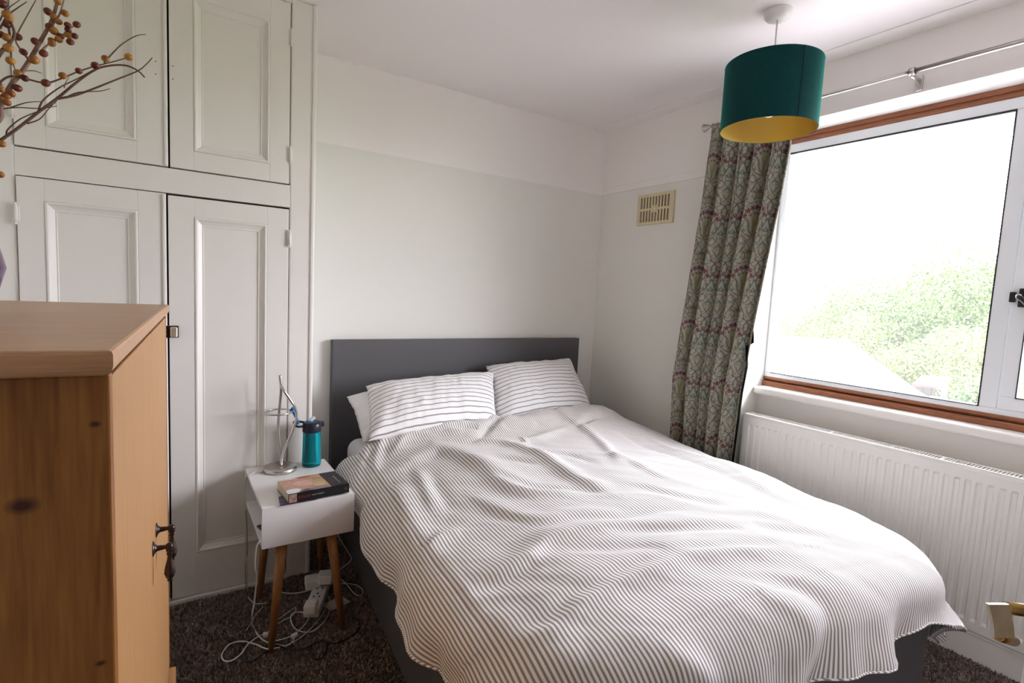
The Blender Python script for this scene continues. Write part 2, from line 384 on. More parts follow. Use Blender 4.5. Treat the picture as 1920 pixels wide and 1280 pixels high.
# gaskets
bm = bmesh.new()
addbox(bm, .187, .200, NY0 - .035, ym0, 2.110, 2.118); addbox(bm, .187, .200, NY0 - .035, ym0, .946, .950)
addbox(bm, .190, .200, ym0 + .004, ym0 - .001, .948, 2.116)
arc_ = [(.016 * (1 - math.sin(t)), .016 * (1 - math.cos(t))) for t in [k * math.pi / 16 for k in range(9)]]
f0 = [bm.verts.new((.189, ym0 + a_, .949 + b_)) for a_, b_ in [(0, 0)] + arc_]; f1 = [bm.verts.new((.2, v.co.y, v.co.z)) for v in f0]
for k in range(1, 9): bm.faces.new((f0[0], f0[k], f0[k + 1])); bm.faces.new((f0[k], f1[k], f1[k + 1], f0[k + 1]))
bmo('rubber_gasket', bm, GASKET, win)
GLASS = bpy.data.materials.new('glare_veil_glass'); GLASS.use_nodes = True  # small translucent share paints a veil of glare over the garden view
nt = GLASS.node_tree; nt.nodes.clear(); out = nt.nodes.new('ShaderNodeOutputMaterial')
tr = nt.nodes.new('ShaderNodeBsdfTransparent'); tr.inputs[0].default_value = (.96, .98, .97, 1)
gl = nt.nodes.new('ShaderNodeBsdfGlossy'); gl.inputs['Roughness'].default_value = .02
tl = nt.nodes.new('ShaderNodeBsdfTranslucent'); tl.inputs[0].default_value = (.9, .93, .92, 1)
lf = nt.nodes.new('ShaderNodeLayerWeight'); lf.inputs[0].default_value = .5
lp_ = nt.nodes.new('ShaderNodeMath'); lp_.operation = 'POWER'; lp_.inputs[1].default_value = 5.0; nt.links.new(lf.outputs['Facing'], lp_.inputs[0])
lw = nt.nodes.new('ShaderNodeMath'); lw.operation = 'MULTIPLY_ADD'; lw.inputs[1].default_value = .9; lw.inputs[2].default_value = .04; nt.links.new(lp_.outputs[0], lw.inputs[0])
m1 = nt.nodes.new('ShaderNodeMixShader'); nt.links.new(lw.outputs[0], m1.inputs[0]); nt.links.new(tr.outputs[0], m1.inputs[1]); nt.links.new(gl.outputs[0], m1.inputs[2])
m2 = nt.nodes.new('ShaderNodeMixShader'); m2.inputs[0].default_value = .015; nt.links.new(m1.outputs[0], m2.inputs[1]); nt.links.new(tl.outputs[0], m2.inputs[2])
nt.links.new(m2.outputs[0], out.inputs[0])
box('pane', .212, .217, NY0 - .034, ym0 + .001, .947, 2.117, GLASS, win)
# right-hand casement with its stay
sash = frame_rect('casement_sash', ym1, NY1 + .045, .950, 2.114, .052, .182, .236, win)
box('pane', .212, .217, ym1 - .050, NY1 + .045 + .05, 1.0, 2.064, GLASS, sash)
bm = bmesh.new(); addbox(bm, .180, .200, ym1 - .050, ym1 - .054, 1.0, 2.064); addbox(bm, .180, .2, ym1 - .05, NY1 + .095, .998, 1.003); bmo('rubber_gasket', bm, GASKET, sash)
hp = onx(1903, 556, .17)
stay = bmesh.new()
addbox(stay, .165, .19, hp[1] + .016, hp[1] - .002, hp[2] - .022, hp[2] + .018, .003)
addbox(stay, .160, .182, hp[1] - .012, hp[1] - .040, hp[2] - .04, hp[2] + .032, .003)
addtube(stay, [(.155, hp[1] - .012, hp[2] + .0), (.145, hp[1] - .04, hp[2] - .025), (.15, hp[1] - .07, hp[2] - .09), (.16, hp[1] - .085, hp[2] - .13)], lambda t: .010 - .003 * t, 8, 5)
so = bmo('window_handle', stay, BLACK, sash)
lathe('handle_pivot', [(0, .0), (.009, 0), (.009, .006), (.005, .009), (0, .009)], (.158, hp[1] - .014, hp[2] + .002), STEEL, sash, 14, axis=(-1, 0, 0))
# sill
bm = bmesh.new(); addbox(bm, .092, .20, NY0 + .0, NY1, .832, .874, .014, 4); o = bmo('window_sill', bm, TRIMW, win)

# ------------------------------------------------------------ radiator
def radiator():
    y0, y1, z0, z1 = -1.235, -2.80, .115, .738; xf = -.032
    rad = empty('radiator', (xf + .03, (y0 + y1) / 2, z0), 'long white ribbed panel radiator under the window', 'radiator')
    def panel(name, x, sgn):
        pitch = .0333; n = int((y0 - y1 - .05) / pitch); off = ((y0 - y1) - n * pitch) / 2
        ys = [0, .006]; dp = [.004, 0]
        for k in range(n):
            b = off + k * pitch
            for t, d in ((.006, 0), (.0105, 1), (.0225, 1), (.027, 0)):
                ys.append(b + t); dp.append(('c', d))
        ys += [(y0 - y1) - .006, y0 - y1]; dp += [0, .004]
        zs = [(z0, 0, .004), (z0 + .006, 0, 0), (z0 + .040, 0, 0), (z0 + .052, 1, 0), (z1 - .058, 1, 0), (z1 - .046, 0, 0), (z1 - .010, 0, 0), (z1, 0, .006)]
        V = []; F = []
        for zz, act, e in zs:
            for yv, d in zip(ys, dp):
                dd = (.0075 * d[1] * act if isinstance(d, tuple) else d) + e
                V.append((x + sgn * dd, y0 - yv, zz))
        m = len(ys)
        for i in range(len(zs) - 1):
            for j in range(m - 1): F.append((i * m + j, i * m + j + 1, (i + 1) * m + j + 1, (i + 1) * m + j))
        return mk(name, V, F, RADW, rad)
    panel('front_panel', xf, 1)
    panel('back_panel', xf + .085, -1)
    for yy in (y0, y1 + .003): box('side_cover', xf + .006, xf + .078, yy, yy - .003, z0 + .02, z1 - .004, RADW, rad)
    nb = 120; xb = [0.0]
    L = y0 - y1 - .012
    ny = int(L / .0115); w = L / ny
    xb = [0]
    for k in range(ny): xb += [k * w + w * .36, (k + 1) * w]
    yb = [0, .012, .060, .074]
    perforated('top_grille', (xf + .004, y0 - .006, z1 - .001), (0, -1, 0), (1, 0, 0), (0, 0, 1), xb, yb,
               lambda i, j: (i % 2 == 0) or j in (0, 2) or (i // 2) % 37 == 36, .004, RADW, rad)
    box('convector_fins', xf + .03, xf + .055, y0 - .03, y1 + .03, z0 + .05, z1 - .03, mat('shade_grey_fins', (.22, .21, .2), .7), rad)  # fins greyed: shade below the grille put into the colour
    box('bottom_channel', xf + .004, xf + .012, y0 - .004, y1 + .004, z0 - .008, z0 + .004, RADW, rad)
    vb = bmesh.new(); addlathe(vb, [(0, 0), (.012, 0), (.013, .02), (.009, .028), (.009, .05), (0, .05)], (xf + .045, y0 + .018, .13), 14)
    addtube(vb, [(xf + .045, y0 + .018, .02), (xf + .045, y0 + .018, .13)], .0075, 10, 1)
    addtube(vb, [(xf + .045, y0 + .018, .15), (xf + .045, y0 - .01, .15)], .008, 10, 1); bmo('valve', vb, STEEL, rad)
    box('bleed_valve', xf + .03, xf + .045, y0 + .010, y0, z1 - .045, z1 - .03, BLACK, rad, .002)
    # fixing brackets carrying it on the recess wall
    for yy in (-1.45, -2.55): box('bracket', xf + .08, NX + .001, yy, yy - .03, .25, .6, RADW, rad)
radiator()

# ------------------------------------------------------------ air vent
def vent():
    ya, yb_, za, zb = -.358, -.652, 1.785, 1.976
    v = empty('air_vent', (-.005, (ya + yb_) / 2, za), 'small cream plastic slotted air vent high on the wall beside the curtain', 'vent')
    wd = ya - yb_; ht = zb - za
    xs = [0, .020]; n = 10; p = (wd - .052) / n
    xb = [0]; 
    for k in range(n):
        s = .028 + k * p; xb += [s, s + .0115]
    xb.append(wd); m = ht / 2
    yb2 = [0, .018, m - .022, m - .007, m + .007, m + .022, ht - .018, ht]
    def solid(i, j):
        if i % 2 == 0: return True
        c = i // 2
        if j in (0, 3, 6): return True
        if c in (4, 5) and j in (2, 4): return True
        return False
    perforated('slotted_plate', (-.004, ya, za), (0, -1, 0), (0, 0, 1), (-1, 0, 0), xb, yb2, solid, .008, CREAMP, v)
    fr = bmesh.new()
    addbox(fr, -.006, 0, ya + .001, yb_ - .001, za - .001, za + .008, .002); addbox(fr, -.006, 0, ya + .001, yb_ - .001, zb - .008, zb + .001, .002)
    addbox(fr, -.006, 0, ya + .001, ya - .01, za, zb, .002); addbox(fr, -.015, 0, yb_ + .009, yb_ - .001, za, zb, .002)
    bmo('rim', fr, CREAMP, v)
    box('dark_duct', -.0035, -.0005, ya - .01, yb_ + .01, za + .01, zb - .01, GAP, v)
    lathe('centre_boss', [(0, 0), (.019, 0), (.017, .003), (.006, .004), (0, .003)], (-.011, (ya + yb_) / 2 + .000, (za + zb) / 2), CREAMP, v, 20, axis=(-1, 0, 0))
vent()

# ------------------------------------------------------------ fitted cupboard
def cupboard():
    Y = -.458; xr = -2.048
    cb = empty('fitted_cupboard', (-2.6, Y, 0), 'tall white painted built-in cupboard with four panelled doors filling the alcove left of the bed', 'cupboard')
    bm = bmesh.new()
    addbox(bm, -2.1415, xr, Y, Y + .028, 0, H, .006, 3)           # right stile
    addbox(bm, -2.1415, -2.043, Y - .004, Y + .003, 0, .0, 0) if False else None
    addbox(bm, XL, -2.991, Y, Y + .028, 0, H, .003)
    addbox(bm, -2.991, -2.1415, Y + .001, Y + .028, 1.621, 1.712, .0015)
    addbox(bm, -2.991, -2.1415, Y + .001, Y + .028, 2.428, H, .0015)
    addbox(bm, -2.991, -2.1415, Y - .012, Y + .028, 0, .022, .003)
    bmo('face_frame', bm, GLOSS, cb)
    bm = bmesh.new(); addbox(bm, xr - .012, xr + .006, Y - .006, Y + .012, 0, H, .006, 3); bmo('corner_bead', bm, GLOSS, cb)
    box('side_board', xr - .024, xr - .004, Y + .02, 0, 0, H, GLOSS, cb)
    box('dark_interior', -2.985, -2.15, Y + .027, Y + .033, .01, 2.44, GAP, cb)
    def door(x0, x1, z0, z1, px0, px1, pz0, pz1, bead=False, prj=.006):
        f = Y - prj; d = empty_door = None
        # stiles and rails as one frame, panel recessed with ogee moulding
        bm = bmesh.new(); b = .0018
        addbox(bm, x0, px0, f, f + .024, z0, z1, b); addbox(bm, px1, x1, f, f + .024, z0, z1, b)
        addbox(bm, px0 - .0005, px1 + .0005, f + .0004, f + .024, z0, pz0, b); addbox(bm, px0 - .0005, px1 + .0005, f + .0004, f + .024, pz1, z1, b)
        dr = bmo('door', bm, GLOSS, cb)
        # moulding ring profile: (inset, depth)
        prof = [(0, .000), (.003, -.003), (.007, -.003), (.010, .001), (.013, .004), (.026, .011), (.030, .010), (.032, .014)]
        V = []; F = []
        for ins, dep in prof:
            for (x, z) in ((px0 + ins, pz0 + ins), (px1 - ins, pz0 + ins), (px1 - ins, pz1 - ins), (px0 + ins, pz1 - ins)): V.append((x, f + dep, z))
        for i in range(len(prof) - 1):
            for k in range(4): F.append((i * 4 + k, i * 4 + (k + 1) % 4, (i + 1) * 4 + (k + 1) % 4, (i + 1) * 4 + k))
        mk('panel_moulding', V, F, GLOSS, dr)
        box('panel', px0 + .030, px1 - .030, f + .0135, f + .02, pz0 + .030, pz1 - .030, GLOSS, dr)
        if bead:
            bm = bmesh.new(); addbox(bm, x1 - .013, x1 - .002, f - .006, f + .004, z0 + .003, z1 - .003, .004, 3); bmo('meeting_bead', bm, GLOSS, dr)
        return dr
    def hinge(dr, x, z):
        bm = bmesh.new(); addlathe(bm, [(0, -.037), (.003, -.036), (.0045, -.032), (.0025, -.029), (.0052, -.028), (.0052, .028), (.0025, .029), (.0045, .032), (.003, .036), (0, .037)], (x, Y - .011, z), 12)
        for k in (-.016, 0, .016): addlathe(bm, [(.0057, -.001), (.0057, .001)], (x, Y - .011, z + k), 12)
        addbox(bm, x - .010, x + .010, Y - .009, Y - .005, z - .028, z + .028, .001, 1)
        bmo('hinge', bm, GLOSS, dr)
    dUL = door(-2.988, -2.566, 1.716, 2.425, -2.908, -2.661, 1.79, 2.345, True)
    dUR = door(-2.560, -2.1465, 1.716, 2.425, -2.484, -2.222, 1.786, 2.333)
    dLL = door(-2.988, -2.574, .026, 1.617, -2.918, -2.661, .202, 1.543, True)
    dLR = door(-2.568, -2.146, .026, 1.613, -2.484, -2.229, .202, 1.541, prj=.003)
    for p in ((547, 70), (542.5, 290)): h = ony(*p, Y - .011); hinge(dUR, -2.1435, h[2])
    for p in ((540, 447), (540, 985)): h = ony(*p, Y - .011); hinge(dLR, -2.1435, h[2])
    h = ony(24, 202, Y); hinge(dUL, -2.990, h[2]); hinge(dUL, -2.990, 2.32)
    h = ony(28, 400, Y); hinge(dLL, -2.990, h[2]); hinge(dLL, -2.990, .25)
    for p in ((292, 115), (292, 139), (308, 119), (308, 142)):
        h = ony(*p, Y - .006); lathe('screw_hole', [(0, 0), (.002, 0), (.002, .0006), (0, .0006)], (h[0], Y - .0061, h[2]), GAP, dUL, 8, axis=(0, -1, 0))
    for p in ((324, 124), (324, 148)):
        h = ony(*p, Y - .006); lathe('screw_hole', [(0, 0), (.002, 0), (.002, .0006), (0, .0006)], (h[0], Y - .0061, h[2]), GAP, dUR, 8, axis=(0, -1, 0))
    # square brass latch on the lower right door
    k = ony(319, 622, Y - .03)
    bm = bmesh.new(); addbox(bm, k[0] - .026, k[0] + .028, Y - .006, Y - .012, k[2] - .024, k[2] + .022, .002)
    bmo('latch_plate', bm, BRONZE, dLR)
    bm = bmesh.new(); addbox(bm, k[0] + .0, k[0] + .024, Y - .012, Y - .034, k[2] - .021, k[2] + .018, .004)
    addlathe(bm, [(.006, 0), (.006, .012)], (k[0] - .012, Y - .012, k[2]), 12, axis=(0, -1, 0)); bmo('latch_knob', bm, BRASSL, dLR)
cupboard()

# ------------------------------------------------------------ pine cabinet at the left
def cabinet():
    A = np.array([-2.621, -2.271]); B = np.array([-2.576, -1.401]); ZT = 1.245
    t = (B - A) / np.linalg.norm(B - A); n = np.array([t[1], -t[0]])       # n: out of the front (+X)
    ang = math.atan2(t[1], t[0]) - math.pi / 2
    cb = empty('pine_cabinet', (A[0] - .25, (A[1] + B[1]) / 2, 0), 'honey coloured pine cupboard with dark drop handles at the left edge', 'cabinet')
    wid = .93; dep = .52
    R = Matrix.Rotation(ang, 3, 'Z')
    def lb(name, u0, u1, v0, v1, z0, z1, m, par=cb, bev=.002, seg=2):
        """u along the front (from near corner), v outwards from the front plane"""
        bm = bmesh.new(); addbox(bm, v0, v1, u0, u1, z0, z1, bev, seg)
        bmesh.ops.rotate(bm, verts=bm.verts[:], cent=(0, 0, 0), matrix=R)
        bmesh.ops.translate(bm, verts=bm.verts[:], vec=(A[0], A[1], 0))
        o = bmo(name, bm, m, par); return o
    # top slab with rounded nosing: profile swept round three sides
    bm = bmesh.new(); V = []
    addbox(bm, -dep - .02, -.0118, .0118, wid - .0118, ZT - .024, ZT, 0)
    bmesh.ops.rotate(bm, verts=bm.verts[:], cent=(0, 0, 0), matrix=R); bmesh.ops.translate(bm, verts=bm.verts[:], vec=(A[0], A[1], 0))
    bm2 = bmesh.new(); prof = [(.012, 0), (.004, 0), (.0012, -.001), (.0, -.0035), (0, -.014), (.0012, -.018), (.004, -.0215), (.008, -.0235), (.02, -.024)]
    rings = []
    for ins, dz in prof:
        rings.append([bm2.verts.new((v, u, ZT + dz)) for v, u in ((-dep - .02, ins), (-ins, ins), (-ins, wid - ins), (-dep - .02, wid - ins))])
    for a, b in zip(rings[:-1], rings[1:]):
        for k in range(3): bm2.faces.new((a[k], b[k], b[k + 1], a[k + 1]))
    bmesh.ops.rotate(bm2, verts=bm2.verts[:], cent=(0, 0, 0), matrix=R); bmesh.ops.translate(bm2, verts=bm2.verts[:], vec=(A[0], A[1], 0))
    merge(bm, bm2); bmesh.ops.recalc_face_normals(bm, faces=bm.faces[:]); bmo('top', bm, PINE_TOP, cb)
    zc = ZT - .025
    lb('side_panel', .022, .040, -dep, -.0055, .0, zc, PINE_SHADED)
    lb('side_panel', wid - .04, wid - .022, -dep, -.0055, .0, zc, PINE_SHADED)
    lb('back_panel', .04, wid - .04, -dep, -dep + .01, .05, zc, PINE_SHADED)
    lb('top_rail', .04, wid - .04, -.06, -.028, zc - .03, zc, PINE_DOOR)
    lb('plinth', .04, wid - .04, -.06, -.03, 0, .08, PINE_DOOR)
    mid = .499
    def drop_handle(par, u, v, z):
        def P(uu, vv, zz): q_ = R @ Vector((vv, uu, 0)); return (q_.x + A[0], q_.y + A[1], zz)
        nn = R @ Vector((1, 0, 0))
        bm = bmesh.new()
        addlathe(bm, [(0, 0), (.013, 0), (.0125, .0015), (.008, .003), (.005, .006), (.0035, .018), (.006, .021), (.0065, .026), (.003, .029), (0, .03)], P(u, v, z), 18, axis=nn)
        addlathe(bm, [(0, .004), (.0045, .002), (.0058, -.003), (.0052, -.008), (.0034, -.010), (.005, -.013), (.0034, -.016), (.0042, -.024), (.0072, -.036), (.0082, -.042), (.0080, -.045), (.0088, -.047), (.0080, -.049), (.0062, -.055), (.0035, -.058), (.0042, -.061), (0, -.064)], P(u, v + .024, z), 18)
        return bmo('drop_handle', bm, BRONZE, par)
    d1 = lb('door', .0415, mid - .0015, -.026, -.006, .355, zc - .004, PINE_DOOR, bev=.0015)
    d2 = lb('door', mid + .0015, wid - .0415, -.026, -.006, .355, zc - .004, PINE_DOOR, bev=.0015)
    drop_handle(d1, mid - .036, -.006, .850); drop_handle(d2, mid + .038, -.006, .852)
    dw = lb('drawer', .0415, wid - .0415, -.026, .008, .085, .348, PINE_DOOR, bev=.002)
    lb('drawer_side', .05, .06, -.3, -.024, .1, .33, PINE_SHADED, dw)
    drop_handle(dw, wid - .11, .008, .285); drop_handle(dw, .13, .008, .285)
    # knots in the near side panel
    for px, py, r in ((42, 948, .010), (189, 1243, .004), (178, 795, .004)):
        P0 = A + n * 0; # plane of near side panel
        nrm = np.array([-t[0], -t[1], 0]); pt = np.array([A[0] + t[0] * .022, A[1] + t[1] * .022, 0])
        rr = ray(px, py); k = ((pt - CAM) @ nrm) / (rr @ nrm); q = CAM + rr * k
        KN.append((tuple(q - np.array([A[0] - .25, (A[1] + B[1]) / 2, 0])), r))
    return cb
KN = []
CAB = cabinet()
def rebuild_side():
    m = wood('honey_pine_shaded_knots', (.19, .066, .010), (.36, .155, .035), 'Z', 1.8, knots=[(k, r * 1.4, (1.0, 0.2, 1.5)) for k, r in KN])  # shade-darkened side pine again, with knots
    for c in CAB.children:
        if c.name.startswith('side_panel'): c.data.materials[0] = m
rebuild_side()

# vase and berry twigs on the cabinet
def twigs():
    vc = Vector((-2.838, -1.90, 1.2452))
    prof = [(0, 0), (.045, 0), (.050, .004), (.072, .035), (.081, .068), (.074, .100), (.050, .128), (.034, .150), (.032, .175), (.040, .190), (.036, .190), (.029, .176), (.030, .150), (.045, .128), (.066, .1), (.073, .068), (.06, .03), (0, .012)]
    v = lathe('vase', prof, vc, VASEM, seg=40); own(v); tag(v, 'round dark blue glazed vase standing on the pine cabinet', 'vase')
    c = 2.977
    def P(x, y, Y): return ony(x / c, y / c, Y)
    neck = np.array([vc.x, vc.y, vc.z + .17]); foot = np.array([vc.x, vc.y, vc.z + .03])
    def branch(label, stems, berries, Y, rads, m, grp='dried twigs in the vase'):
        e = empty('berry_twig' if berries else 'bare_twig', tuple(foot), label, 'twig')
        for i, (st, r) in enumerate(zip(stems, rads)):
            pts = [P(x, y, Y + dy) for x, y, dy in st]
            if i == 0: pts = [foot + np.array([.004 * (len(berries) % 5 - 2), 0, 0]), neck] + pts
            tube('stem' if i == 0 else 'side_shoot', pts, (lambda t, r=r: r * (1 - .6 * t)), m, e, 6, 5)
        for x, y, s in berries:
            p = P(x, y, Y); bm = bmesh.new()
            bmesh.ops.create_uvsphere(bm, u_segments=12, v_segments=8, radius=.0047 * s)
            for vv in bm.verts: vv.co.z *= .88
            for f in bm.faces: f.smooth = True
            a = random.uniform(-.6, .6); bmesh.ops.rotate(bm, verts=bm.verts[:], cent=(0, 0, 0), matrix=Matrix.Rotation(a, 3, 'Y'))
            bmesh.ops.translate(bm, verts=bm.verts[:], vec=tuple(p)); bmo('berry', bm, BERRY if random.random() < .6 else BERRYD, e)
    branch('thick upright twig with orange berries in the blue vase',
           [[(-40, 700, 0), (0, 600, 0), (60, 480, 0), (140, 375, 0), (220, 240, 0), (290, 110, 0), (325, -10, 0)],
            [(225, 290, 0), (285, 235, .01), (340, 205, .01), (380, 165, .01), (425, 140, .01)], [(340, 205, .01), (400, 195, .01)], [(290, 140, 0), (330, 85, 0), (360, -10, 0)],
            [(140, 395, 0), (190, 395, .01), (235, 410, .01)], [(158, 330, 0), (110, 270, 0), (90, 210, 0), (150, 90, 0), (200, 0, 0)]],
           [(322, 8, 1), (268, 65, 1.1), (362, 74, 1), (298, 92, .9), (328, 122, .9), (278, 150, 1.1), (300, 172, 1.2), (378, 140, .9), (428, 137, 1), (380, 168, .9), (383, 196, 1), (417, 201, .9), (338, 203, .9), (328, 220, 1), (392, 234, 1), (288, 226, .9), (290, 243, 1), (198, 232, 1.1), (243, 298, 1.1), (130, 290, 1), (190, 334, 1.3), (100, 408, 1.1), (138, 436, 1), (98, 492, 1.1), (97, 205, 1.1), (60, 522, 1.1), (35, 535, 1.1), (5, 545, 1), (42, 574, .9)],
           -1.90, [.0045, .0014, .0012, .0016, .0010, .0014], TWIGP)
    branch('slender arching twig with berries, upper of the two long ones reaching right',
           [[(-30, 520, 0), (0, 460, 0), (60, 425, 0), (140, 438, 0), (255, 463, 0), (350, 435, 0), (440, 398, 0), (530, 370, 0), (640, 342, 0), (718, 320, 0)],
            [(580, 350, 0), (640, 285, 0), (690, 240, 0), (760, 200, 0), (815, 192, 0)], [(358, 490, 0), (365, 465, 0), (385, 430, 0)]],
           [(255, 463, 1.2), (350, 422, 1.1), (440, 396, 1), (532, 366, 1.2), (588, 327, 1.1), (718, 318, 1.2)], -1.87, [.0017, .0012, .0008], TWIG)
    branch('bare twig forking towards the cupboard doors below the berried ones',
           [[(-30, 810, 0), (0, 785, 0), (100, 715, 0), (215, 625, 0), (330, 540, 0), (420, 465, 0), (520, 395, 0), (600, 368, 0), (700, 365, 0), (770, 395, 0), (808, 432, 0)],
            [(315, 552, 0), (420, 532, 0), (530, 492, 0), (660, 440, 0), (770, 395, 0), (820, 355, 0), (850, 322, 0)], [(380, 538, .0), (440, 515, 0), (560, 508, 0), (615, 494, 0)],
            [(35, 755, 0), (45, 720, 0), (120, 660, 0), (240, 610, 0), (310, 575, 0)], [(150, 690, 0), (220, 665, 0), (270, 610, 0), (320, 560, 0)], [(215, 620, 0), (240, 560, 0), (330, 490, 0), (430, 440, 0), (520, 390, 0)]],
           [(8, 803, 1.1)], -1.84, [.0026, .0016, .001, .0012, .001, .0014], TWIG)
    branch('tangled berried twig cut by the left edge of the picture',
           [[(-20, 330, 0), (0, 300, 0), (45, 250, 0), (80, 195, 0), (60, 120, 0), (20, 30, 0), (5, -10, 0)],
            [(0, 160, 0), (40, 90, 0), (90, 50, 0), (150, 10, 0)], [(45, 130, 0), (60, 240, 0), (65, 330, 0), (90, 400, 0)], [(0, 115, 0), (30, 60, 0), (110, 0, 0)]],
           [(12, 22, 1.2), (12, 0, 1), (40, 83, 1.2), (52, 108, .9), (38, 138, .9), (38, 209, 1.1), (45, 268, 1.2), (58, 340, 1.1), (3, 192, 1), (2, 495, 1), (0, 973, 1)], -1.93, [.0028, .0014, .0014, .001], TWIG)
    branch('thin bare side twig lying low at the left edge',
           [[(-25, 625, 0), (0, 610, 0), (100, 600, 0), (220, 605, 0), (318, 592, 0)], [(60, 600, 0), (150, 572, 0), (235, 567, 0)]], [], -1.86, [.0014, .0009], TWIG)
twigs()

# ------------------------------------------------------------ ceiling pendant
def pendant():
    x, y = -.58, -1.58
    p = empty('pendant_lamp', (x, y, H), 'ceiling pendant with an emerald velvet drum shade lined in gold', 'lamp')
    lathe('ceiling_rose', [(0, -.034), (.020, -.034), (.040, -.030), (.049, -.020), (.051, -.004), (.051, 0), (0, 0)], (x, y, H), WHITEP, p, 36)
    tube('cord', [(x, y, H - .03), (x, y, 2.20)], .0032, WHITEP, p, 8, 1)
    R = .176; z0, z1 = 2.0, 2.25; seg = 96
    a0 = math.radians(-108)
    bm = bmesh.new()
    prof = [(R - .0015, z0 + .0008), (R, z0), (R + .0012, z0 + .003), (R + .0005, z0 + .009), (R + .0005, z1 - .009), (R + .0012, z1 - .003), (R, z1), (R - .0015, z1 - .0008)]
    addlathe(bm, [(r, z) for r, z in prof], (x, y, 0), seg); sh = bmo('shade', bm, VELVET, p)
    lathe('gold_lining', [(R - .0016, z0 + .001), (R - .0016, z1 - .001)], (x, y, 0), GOLDL, sh, seg)
    # vertical seam
    V = []; F = []
    s0 = math.atan2(onx(1507, 150, x)[1] - y, 0)
    # seam where the picture shows it: solve for angle on the near side
    best = None
    for k in range(720):
        a = 2 * math.pi * k / 720; q = np.array([x + R * math.cos(a), y + R * math.sin(a), 2.12]); v = q - CAM
        if v @ FW > 2.08: continue
        px = 960 + FPX * (v @ RT) / (v @ FW)
        if best is None or abs(px - 1503) < best[0]: best = (abs(px - 1503), a)
    a = best[1]
    bm = bmesh.new(); w = .011
    for da in (-w * 2, w):
        pass
    ring = []
    for k in range(5):
        aa = a - w * 1.6 + k * w * .8; rr = R + .0026 if 0 < k < 4 else R + .0004
        ring.append((bm.verts.new((x + rr * math.cos(aa), y + rr * math.sin(aa), z0 + .001)), bm.verts.new((x + rr * math.cos(aa), y + rr * math.sin(aa), z1 - .001))))
    for c0, c1 in zip(ring[:-1], ring[1:]): bm.faces.new((c0[0], c1[0], c1[1], c0[1]))
    bmo('seam', bm, SEAM, sh)
    # spider ring, holder, bulb
    bm = bmesh.new()
    for k in range(3):
        t = 2 * math.pi * k / 3 + .4
        addtube(bm, [(x + .02 * math.cos(t), y + .02 * math.sin(t), 2.195), (x + (R - .002) * math.cos(t), y + (R - .002) * math.sin(t), 2.235)], .0018, 6, 1)
    rg = [(x + .022 * math.cos(2 * math.pi * k / 24), y + .022 * math.sin(2 * math.pi * k / 24), 2.195) for k in range(25)]
    addtube(bm, rg, .002, 6, 1, closed=True); bmo('shade_carrier', bm, WHITEP, p)
    lathe('bulb_holder', [(0, 2.205), (.010, 2.205), (.016, 2.195), (.019, 2.17), (.019, 2.15), (.016, 2.145), (0, 2.145)], (x, y, 0), WHITEP, p, 24)
    lathe('bulb', [(0, 2.052), (.012, 2.054), (.022, 2.061), (.028, 2.071), (.030, 2.083), (.027, 2.098), (.02, 2.114), (.015, 2.130), (.013, 2.146), (0, 2.146)], (x, y, 0), BULB, p, 28)
pendant()

